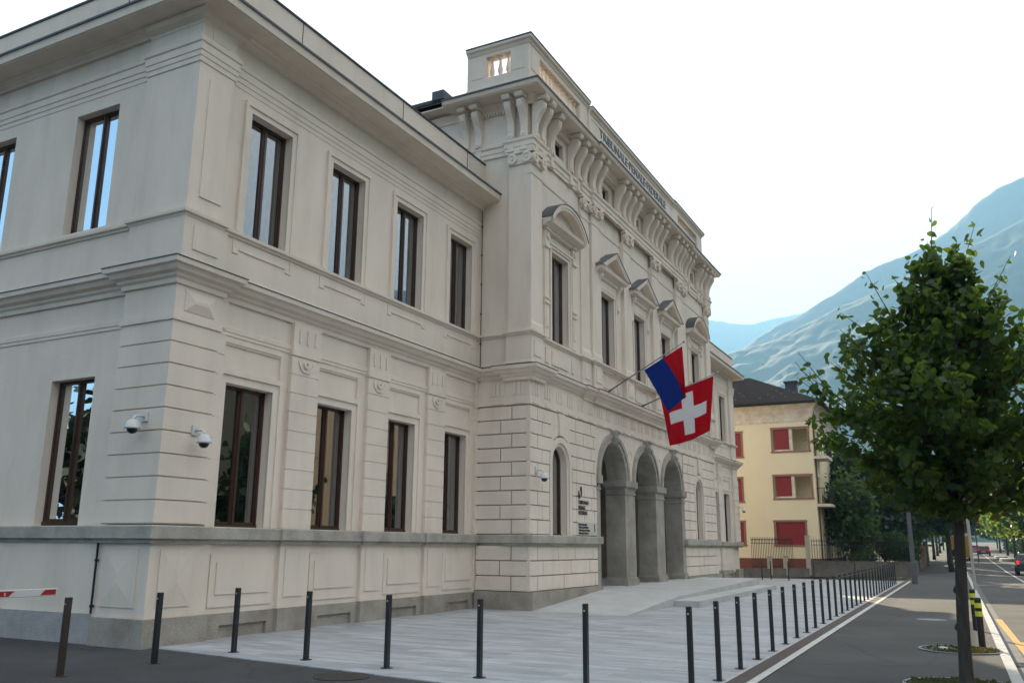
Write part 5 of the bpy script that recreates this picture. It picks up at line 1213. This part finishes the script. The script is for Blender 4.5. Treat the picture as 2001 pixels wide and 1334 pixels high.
# garden wall, posts, iron fence
CON = mat('old concrete', (.20, .18, .155), .9, (.13, .115, .10), 2, .6, 30)
CRP = mat('cream post', (.52, .48, .38), .85, (.44, .40, .31), 3)
def seg_box(mb, p, q, th, z0, z1, off=0):
    p, q = Vector((*p, 0)), Vector((*q, 0)); d = (q - p); ln = d.length; d.normalize(); nrm = Vector((-d.y, d.x, 0)); fr_ = FR(p, d, nrm); mb.box(fr_, 0, ln, off - th / 2, off + th / 2, z0, z1); return fr_, ln
A0, A1, A2, A3 = (53.1, 12.9), (58.0, 9.15), (61.3, 3.55), (74, 3.9)
mb = MB(); seg_box(mb, A0, A1, .22, -.1, .42); seg_box(mb, A1, (A2[0], A2[1]), .25, -.1, .80); seg_box(mb, (A2[0] - .10, A2[1] - .08), A3, .25, -.1, .84); seg_box(mb, A1, A2, .31, .80, .86)
seg_box(mb, A3, (120, 5.0), .25, -.1, .9)
tag(mb.build('garden_wall', CON), 'low weathered concrete garden wall round the corner plot', 'wall')
for i, (t, h, q) in enumerate(((.0, 2.55, 'tall cream gatepost close to the end of the right wing'), (.44, 1.1, 'short cream post between the low fence panels'), (.66, 1.15, 'short stout cream post left of the tall right post'), (.985, 2.35, 'tall cream gatepost under the red shuttered window'))):
    x = A0[0] + .35 + (A1[0] - A0[0] - .35) * t; y = A0[1] - .3 + (A1[1] - A0[1] + .3) * t
    pp = empty('gatepost', q, 'post', (x, y, 0), 'cream posts of the garden fence'); mb = MB(); mb.box(WORLD, -.13, .13, -.13, .13, 0, h); mb.build('shaft', CRP, pp, bevel=.01); mb = MB(); mb.box(WORLD, -.16, .16, -.16, .16, h, h + .06); mb.build('cap', CRP, pp, bevel=.01)
def iron_fence(p, q, z0, h, label, scroll=True):
    p_, q_ = Vector((*p, 0)), Vector((*q, 0)); d = q_ - p_; ln = d.length; d.normalize(); nrm = Vector((-d.y, d.x, 0)); fr_ = FR((0, 0, 0), d, nrm)
    t_ = empty('iron_fence', label, 'fence', (*p, 0)); mb = MB()
    mb.box(fr_, 0, ln, -.02, .02, z0 + .1, z0 + .14); mb.box(fr_, 0, ln, -.02, .02, z0 + h - .28, z0 + h - .25); mb.box(fr_, 0, ln, -.02, .02, z0 + h - .04, z0 + h); mb.build('rail', IRON, t_)
    mb = MB(); n_ = int(ln / .16)
    for i in range(n_ + 1):
        u = ln * i / n_; mb.box(fr_, u - .011, u + .011, -.011, .011, z0, z0 + h + .12)
        if scroll and i % 2 == 0 and i < n_: mb.ring(fr_, u + .08, z0 + h - .145, .07, .09, -.01, .01, 0, 6.283, 12)
    mb.build('bar', IRON, t_)
iron_fence((55.3, 12.1), (58.9, 10.3), .42, 1.75, 'dark iron fence with scrolled top before the yellow house')
iron_fence((58.2, 9.0), (61.2, 3.75), .86, 1.25, 'plain dark iron railing on the garden wall under the trees', False)
iron_fence((61.5, 3.55), (73.8, 3.9), .84, 1.1, 'dark iron railing on the garden wall along the pavement', False)
# far garden walls and houses left of the pavement
fw = empty('brick_wall', 'reddish brick garden wall with pale pillar far along the pavement', 'wall', (84, 4.2, 0)); fw.location = (0, 0, 0)
mb = MB(); mb.box(WORLD, 84, 101, 4.25, 4.6, -.1, 2.0); mb.build('brickwork', mat('brick', (.24, .10, .06), .9, (.18, .08, .05), 3), fw)
mb = MB(); mb.box(WORLD, 83.5, 84, 4.15, 4.7, -.1, 2.2); mb.box(WORLD, 101, 101.5, 4.15, 4.7, -.1, 2.2); mb.build('pillar', CRP, fw)
rh = empty('far_house', 'red-roofed house half hidden behind the linden crown', 'house', (96, 12, 0)); rh.location = (0, 0, 0)
mb = MB(); mb.box(WORLD, 90, 104, 9, 22, -.1, 8.2); mb.build('wall', YC, rh)
mb = MB(); mb.add([(89.3, 8.3, 8.2), (104.7, 8.3, 8.2), (104.7, 22.7, 8.2), (89.3, 22.7, 8.2), (94, 15.5, 11.2), (100, 15.5, 11.2)], [(0, 1, 5, 4), (1, 2, 5), (2, 3, 4, 5), (3, 0, 4), (0, 3, 2, 1)])
mb.build('roof', mat('red tiles', (.26, .10, .07), .8, (.20, .08, .06), 6), rh)
mb = MB()
for y in (10, 13, 16, 19):
    for z in (1.6, 4.9): mb.box(side(90), y, y + 1.1, 0, .04, z, z + 1.6)
mb.build('window', SHUT, rh)
# dark hedge across the road
HG = 'dark hedge across the road'
rg = np.random.default_rng(3); n_ = 26000; C = np.stack([(hx := rg.uniform(84, 220, n_)), -9.2 + np.clip((hx - 84) * .05, 0, 2.2) + rg.normal(size=n_) * .5, rg.uniform(.1, 3.6, n_)], 1); C[:, 2] += np.maximum(0, C[:, 0] - 80) * .011
tag(leaves('hedge', C, .35, LDARK, None, 9), 'long dark clipped hedge behind the trees across the road', 'hedge')  # shade under the trees is carried by the dark leaf colour
mb = MB()
for x in (118, 131): 
    mb = MB(); mb.lathe((x, -3.0 if x > 120 else -3.3, g(x) - .1), [(1.3, 0), (1.3, .28), (1.15, .34), (0, .36)], 18, 2.2, .6); tag(mb.build('traffic_island', KERB), f'{"nearer" if x == 118 else "farther"} low pale kerbed island at the right road edge', 'traffic island')
# ------------------------------------------------------------------ vehicles
def car(x, y, z, rz, body, label, seed=0, hatch=True):
    t_ = empty('parked_car' if seed else 'moving_car', label, 'car', (x, y, z)); t_.rotation_euler = (0, 0, rz)
    L_, W_ = 4.1, .86; pr = [(0, .28), (0, .78), (.06, .95), (.22, 1.0), (.42, 1.40), (.62, 1.46), (1.9, 1.48), (2.3, 1.43), (3.0, 1.02), (3.7, .90), (4.05, .72), (4.1, .45), (4.08, .28)]
    def hwid(z_): return W_ if z_ < .98 else W_ - (z_ - .98) * .38
    mb = MB(); nP = len(pr); V = []
    for s_ in (-1, 1):
        for u, zz in pr: V.append((u, s_ * hwid(zz) * (1 if .05 < u < 3.9 else .9), zz))
    mb.add(V, [tuple(range(nP)), tuple(range(nP, 2 * nP))[::-1]] + [(i, (i + 1) % nP, (i + 1) % nP + nP, i + nP) for i in range(nP)])
    mb.build('body', body, t_, bevel=.04)
    DG = mat('car glass', (.01, .012, .014), .08)
    mb = MB(); mb.add([(.215, -.70, 1.03), (.215, .70, 1.03), (.40, .60, 1.37), (.40, -.60, 1.37)], [(0, 1, 2, 3)]); v = mb.v[:]; mb = MB(); mb.add([(a - .012, b_, c) for a, b_, c in v], [(0, 1, 2, 3)]); mb.build('rear_window', DG, t_, recalc=False)
    mb = MB(); mb.add([(2.36, -.62, 1.42), (2.36, .62, 1.42), (3.0, .74, 1.05), (3.0, -.74, 1.05)], [(0, 1, 2, 3)]); mb.v = [(a + .015, b_, c + .015) for a, b_, c in mb.v]; mb.build('windscreen', DG, t_, recalc=False)
    for s_ in (-1, 1):
        mb = MB(); mb.add([(.5, s_ * .853, 1.02), (2.85, s_ * .853, 1.02), (2.2, s_ * .715, 1.38), (.66, s_ * .715, 1.38)], [(0, 1, 2, 3)]); mb.build('side_window', DG, t_, recalc=False)
        mb = MB(); mb.box(WORLD, -.03, .10, s_ * .78 - .1, s_ * .78 + .07, .74, .98); mb.build('tail_light', TAIL, t_, bevel=.02)
        mb = MB(); mb.box(WORLD, 3.95, 4.1, s_ * .62 - .16, s_ * .62 + .16, .62, .76); mb.build('headlight', WP, t_, bevel=.02)
        for u in (.72, 3.28):
            fr_ = FR((u, s_ * .80, .31), (1, 0, 0), (0, s_, 0)); mb = MB(); mb.ring(fr_, 0, 0, .19, .31, -.12, .08, 0, 2 * math.pi, 20); wh = mb.build('wheel', DK, t_)
            mb = MB(); mb.ring(fr_, 0, 0, .01, .19, -.1, .05, 0, 2 * math.pi, 14); mb.build('rim', STEEL, wh)
    mb = MB(); mb.box(WORLD, -.06, .15, -.80, .80, .30, .52); mb.build('bumper', mat('dark bumper', (.02, .02, .02), .6) if seed != 3 else body, t_, bevel=.03)
    mb = MB(); mb.box(WORLD, -.075, -.061, -.26, .26, .56, .67); mb.build('number_plate', WP, t_)
TAIL = bpy.data.materials.new('tail light'); TAIL.use_nodes = True; q = TAIL.node_tree.nodes['Principled BSDF']; q.inputs['Base Color'].default_value = (.5, .01, .015, 1); q.inputs['Emission Color'].default_value = (1, .02, .03, 1); q.inputs['Emission Strength'].default_value = .35; q.inputs['Roughness'].default_value = .2
car(70, -3.35, -.09, 0, mat('black car paint', (.012, .012, .014), .2, spec=.8), 'black hatchback with red tail light at the right picture edge', 0)
car(150, -1.3, g(150) - .1, 0, mat('dark red car paint', (.20, .012, .022), .25, spec=.7), 'dark red car far down the road', 2)
car(163, -.15, g(163) - .1, 0, mat('faded red car paint', (.30, .05, .06), .3), 'paler red car just ahead of the dark red car', 3)
bus = empty('yellow_bus', 'yellow bus with dark rear window half hidden behind the linden trunk', 'bus', (118, 1.7, g(118) - .1)); 
BY = mat('bus yellow', (.55, .26, .02), .4)
mb = MB(); mb.prof(FR((0, 0, 0), (0, 1, 0), (1, 0, 0)), [(0, .35), (-.06, 1.2), (0, 2.95), (.15, 3.1), (10.8, 3.1), (11, 2.9), (11, .35)], -2.5, 0); mb.build('body', BY, bus, bevel=.06)
mb = MB(); mb.box(side(.07), -2.3, -.2, 0, .03, 1.35, 2.45); mb.build('rear_window', DK, bus)
mb = MB(); mb.box(side(.02), -2.3, -.2, 0, .04, 2.75, 3.02); mb.build('roof_panel', WP, bus)
for u in (2.2, 8.4):
    for y, s_ in ((-2.5, -1), (0, 1)): mb = MB(); mb.ring(FR((u, y, .48), (1, 0, 0), (0, s_, 0)), 0, 0, .02, .48, -.25, .02, 0, 6.283, 18); mb.build('wheel', DK, bus)
for s_ in (-2.35, -.15): mb = MB(); mb.box(side(.02), s_ - .1, s_ + .1, 0, .03, .8, 1.1); mb.build('tail_light', TAIL, bus)
bus.location.y = 2.88

# ------------------------------------------------------------------ across the street, seen only in the window panes
OB = empty('ochre_building', 'ochre building across the street seen as a reflection in the ground-floor panes', 'building', (44, -14, 0)); OB.location = (0, 0, 0)
OC = mat('ochre render', (.42, .32, .21), .9, (.36, .28, .18), .6)
fo = FR((0, -13.5, 0), (1, 0, 0), (0, 1, 0)); mb = MB(); ops = []
for i in range(4): ops.append((47.2 + i * 2.9, 48.4 + i * 2.9))
wall(mb, fo, 42.5, 62, .0, 4.4, -.3, 0, [(a, b_, 1.2, 2.9) for a, b_ in ops]); wall(mb, fo, 42.5, 62, 4.4, 8.0, -.3, 0, [(a, b_, 4.9, 6.9) for a, b_ in ops]); wall(mb, fo, 42.5, 62, 8.0, 12.5, -.3, 0, [(a, b_, 8.7, 10.7) for a, b_ in ops])
mb.box(WORLD, 42.5, 42.8, -26, -13.8, 0, 12.5); mb.box(WORLD, 42.8, 62, -26, -25.7, 0, 12.5); mb.build('wall', OC, OB)
mb = MB()
for a, b_ in ops:
    for z0_, z1_ in ((1.2, 2.9), (4.9, 6.9), (8.7, 10.7)): mb.box(fo, a, b_, -.2, -.15, z0_, z1_)
mb.build('window', DK, OB)
mb = MB(); mb.box(WORLD, 42, 62.5, -26.5, -13.0, 12.5, 12.9); mb.build('roof', TILE, OB)
BT = 'trees across the street reflected in the panes'
for i, (x, y, r_, h) in enumerate([(27, -12, 3.2, 9), (36.5, -9.5, 2.8, 8.0), (46, -8.0, 1.9, 4.6), (55.5, -8.0, 2.0, 5.2), (64, -8.5, 2.6, 8), (16, -13, 3.5, 9), (6, -14, 3.6, 8)]):
    blob_tree(x, y, 0, r_, r_, 1.2, h, f'{["second","third","fourth","fifth","sixth","near","nearest"][i]} street tree of the opposite side, mirrored in the panes', 80 + i, 3500, .42, LDARK, group=BT, name='reflected_tree')
for i, (x0_, x1_, h) in enumerate([(-30, 8, 9), (9, 31, 11)]):
    ob2 = empty('grey_building', ['low grey building opposite the corner', 'taller grey building opposite the left wing'][i] + ', behind the camera', 'building', (0, 0, 0)); fo2 = FR((0, -18, 0), (1, 0, 0), (0, 1, 0)); mb = MB(); oo = [(x0_ + 2 + k * 3.2, x0_ + 3.3 + k * 3.2) for k in range(int((x1_ - x0_ - 3) / 3.2))]
    for zz in (0, 3.6, 7.2):
        if zz + 3.6 <= h + 3: wall(mb, fo2, x0_, x1_, zz, zz + 3.6, -.3, 0, [(a, b_, zz + 1.1, zz + 2.8) for a, b_ in oo])
    mb.box(WORLD, x0_, x1_, -26, -18.3, 0, .1); mb.build('wall', mat('grey render', (.36, .35, .33), .9), ob2); mb = MB(); [mb.box(fo2, a, b_, -.2, -.15, zz + 1.1, zz + 2.8) for a, b_ in oo for zz in (0, 3.6, 7.2) if zz + 3.6 <= h + 3]; mb.build('window', DK, ob2)
    mb = MB(); mb.box(WORLD, x0_ - .3, x1_ + .3, -27, -17.6, 10.81, 11.1); mb.build('roof', TILE, ob2)
for i, (x, y, h) in enumerate([(-6, 31, 9), (-13, 40, 11), (-3, 41, 11), (-20, 51, 12), (-9, 52, 13)]):
    blob_tree(x, y, 0, 4.2, 4.2, .6, h, f'{["nearest", "second", "third", "fourth", "farthest"][i]} yard tree mirrored in the lower panes of the side facade', 120 + i, 8000, .5, LBLK, group='yard trees mirrored in the side panes', name='yard_tree')
ne = empty('no_entry_sign', 'round red no entry sign across the street mirrored in the first pane', 'road sign', (26.2, -2.6, 0))
mb = MB(); mb.tube([(0, 0, -.1), (0, 0, 2.5)], .03, 8); mb.build('post', STEEL, ne)
nf = FR((0, 0, 2.2), (.9, -.43, 0), (-.43, .9, 0)); mb = MB(); mb.ring(nf, 0, 0, .001, .3, .03, .05, 0, 6.283, 24); mb.build('disc', RED, ne); mb = MB(); mb.box(nf, -.22, .22, .05, .056, -.05, .05); mb.build('bar', WP, ne)
ne.location = (33.0, -11.2, 0.1)

# ------------------------------------------------------------------ mountains
FOR = mat('forested slope', (.008, .024, .012), .95, (.020, .040, .016), .02, contrast=(.38, .62), detail=12, bump=0)
ROC = mat('upper slope', (.010, .024, .014), .95, (.026, .042, .026), .008, contrast=(.38, .66), detail=12)
def ridge(name, pts, D, M_, seed, base_f=.55, rough=60, bx=None):
    """pts: crest (px,py) -> crest at horizontal distance D from the camera position; slope falls towards the valley"""
    rg = random.Random(seed); from mathutils import noise
    crest = []
    for (px, py, dd) in pts:
        d = ray(px, py); hd = math.hypot(d.x, d.y); crest.append((math.atan2(d.y, d.x), d.z / hd * D * dd + 1.65, D * dd))
    return ridge_polar(name, crest, M_, seed, base_f, rough)
def ridge_polar(name, crest, M_, seed, base_f, rough):
    from mathutils import noise
    crest = sorted(crest); nu = 420; nv = 120; V = []; a0, a1 = crest[0][0], crest[-1][0]
    def crest_at(a):
        for k in range(len(crest) - 1):
            if crest[k][0] <= a <= crest[k + 1][0]:
                t = (a - crest[k][0]) / (crest[k + 1][0] - crest[k][0]); return [crest[k][i] * (1 - t) + crest[k + 1][i] * t for i in (1, 2)]
        return crest[-1][1:]
    for i in range(nu + 1):
        a = a0 + (a1 - a0) * i / nu; h, D = crest_at(a)
        for j in range(nv + 1):
            t = j / nv * 1.35      # 0 base, 1 crest, >1 behind
            dist = D * (base_f + (1 - base_f) * t); x, y = dist * math.cos(a), dist * math.sin(a)
            z = h * (t ** 1.15) if t <= 1 else h * (1 - (t - 1) * 1.2)
            nn = noise.fractal(Vector((x / 380, y / 380, seed)), .85, 2.1, 8) ; gul = abs(noise.noise(Vector((a * 17 + nn * .35, dist / 700, seed + 3))))
            k = math.sin(math.pi * min(1, t)) if t <= 1 else 0
            z += (nn * rough * 1.3 - gul * rough * .8) * k + nn * rough * .12 * (t > .05) + (noise.noise(Vector((x / 17, y / 17, 5))) * 2.5 + noise.noise(Vector((x / 45, y / 45, 9))) * 4) * (t > .05)
            V.append((x, y, max(z, -30) if t > .02 else -30))
    F = [(i * (nv + 1) + j, (i + 1) * (nv + 1) + j, (i + 1) * (nv + 1) + j + 1, i * (nv + 1) + j + 1) for i in range(nu) for j in range(nv)]
    mb = MB(); mb.add(V, F); o = mb.build(name, M_, smooth=True, recalc=False); tag(o, kind='structure'); return o
ridge('hills', [(1150, 900, 1), (1300, 760, 1), (1400, 700, 1), (1440, 683, 1), (1500, 668, 1), (1560, 640, 1), (1640, 600, 1), (1700, 572, 1), (1760, 545, 1), (1830, 512, 1), (1900, 478, 1), (1960, 448, 1), (2001, 425, 1), (2150, 400, 1), (2500, 480, .9), (3200, 700, .85)], 1900, FOR, 1, .42, 28)
ridge('mountain', [(1350, 760, 1), (1420, 705, 1), (1478, 664, 1), (1520, 636, 1), (1570, 612, 1), (1600, 592, 1), (1650, 562, 1), (1690, 530, 1), (1740, 508, 1), (1800, 482, 1), (1850, 452, 1), (1900, 402, 1), (1950, 366, 1), (2001, 341, 1), (2120, 330, 1), (2400, 400, 1), (3000, 600, .9)], 2500, ROC, 2, .5, 34)
ridge('far_mountain', [(1000, 800, 1), (1200, 700, 1), (1330, 640, 1), (1383, 626, 1), (1420, 632, 1), (1470, 634, 1), (1510, 622, 1), (1560, 612, 1), (1700, 600, 1), (1900, 650, 1)], 4600, ROC, 3, .6, 70)
ridge_polar('hills', [(-2.9, 250, 2600), (-2.5, 700, 2500), (-1.9, 820, 2400), (-1.3, 700, 2400), (-.8, 760, 2500), (-.45, 700, 2400)], FOR, 4, .45, 60)
zt_ = max(max((o.matrix_world @ v.co).z for v in o.data.vertices) for o in COL.objects if o.type == 'MESH' and o.name.split('.')[0] in ('hills', 'mountain', 'far_mountain'))
mb = MB(); mb.box(WORLD, -6200, 6200, -6200, 6200, -34, zt_ + 12)
HZ = bpy.data.materials.new('valley haze'); HZ.use_nodes = True; n = HZ.node_tree.nodes; n.clear()
o_ = n.new('ShaderNodeOutputMaterial'); pv = n.new('ShaderNodeVolumePrincipled'); pv.inputs['Density'].default_value = .00030; pv.inputs['Color'].default_value = (.30, .57, .86, 1); pv.inputs['Anisotropy'].default_value = .2
HZ.node_tree.links.new(pv.outputs[0], o_.inputs['Volume'])
tag(mb.build('haze', HZ), 'pale blue haze filling the valley', kind='stuff')
print('all built', zt_)
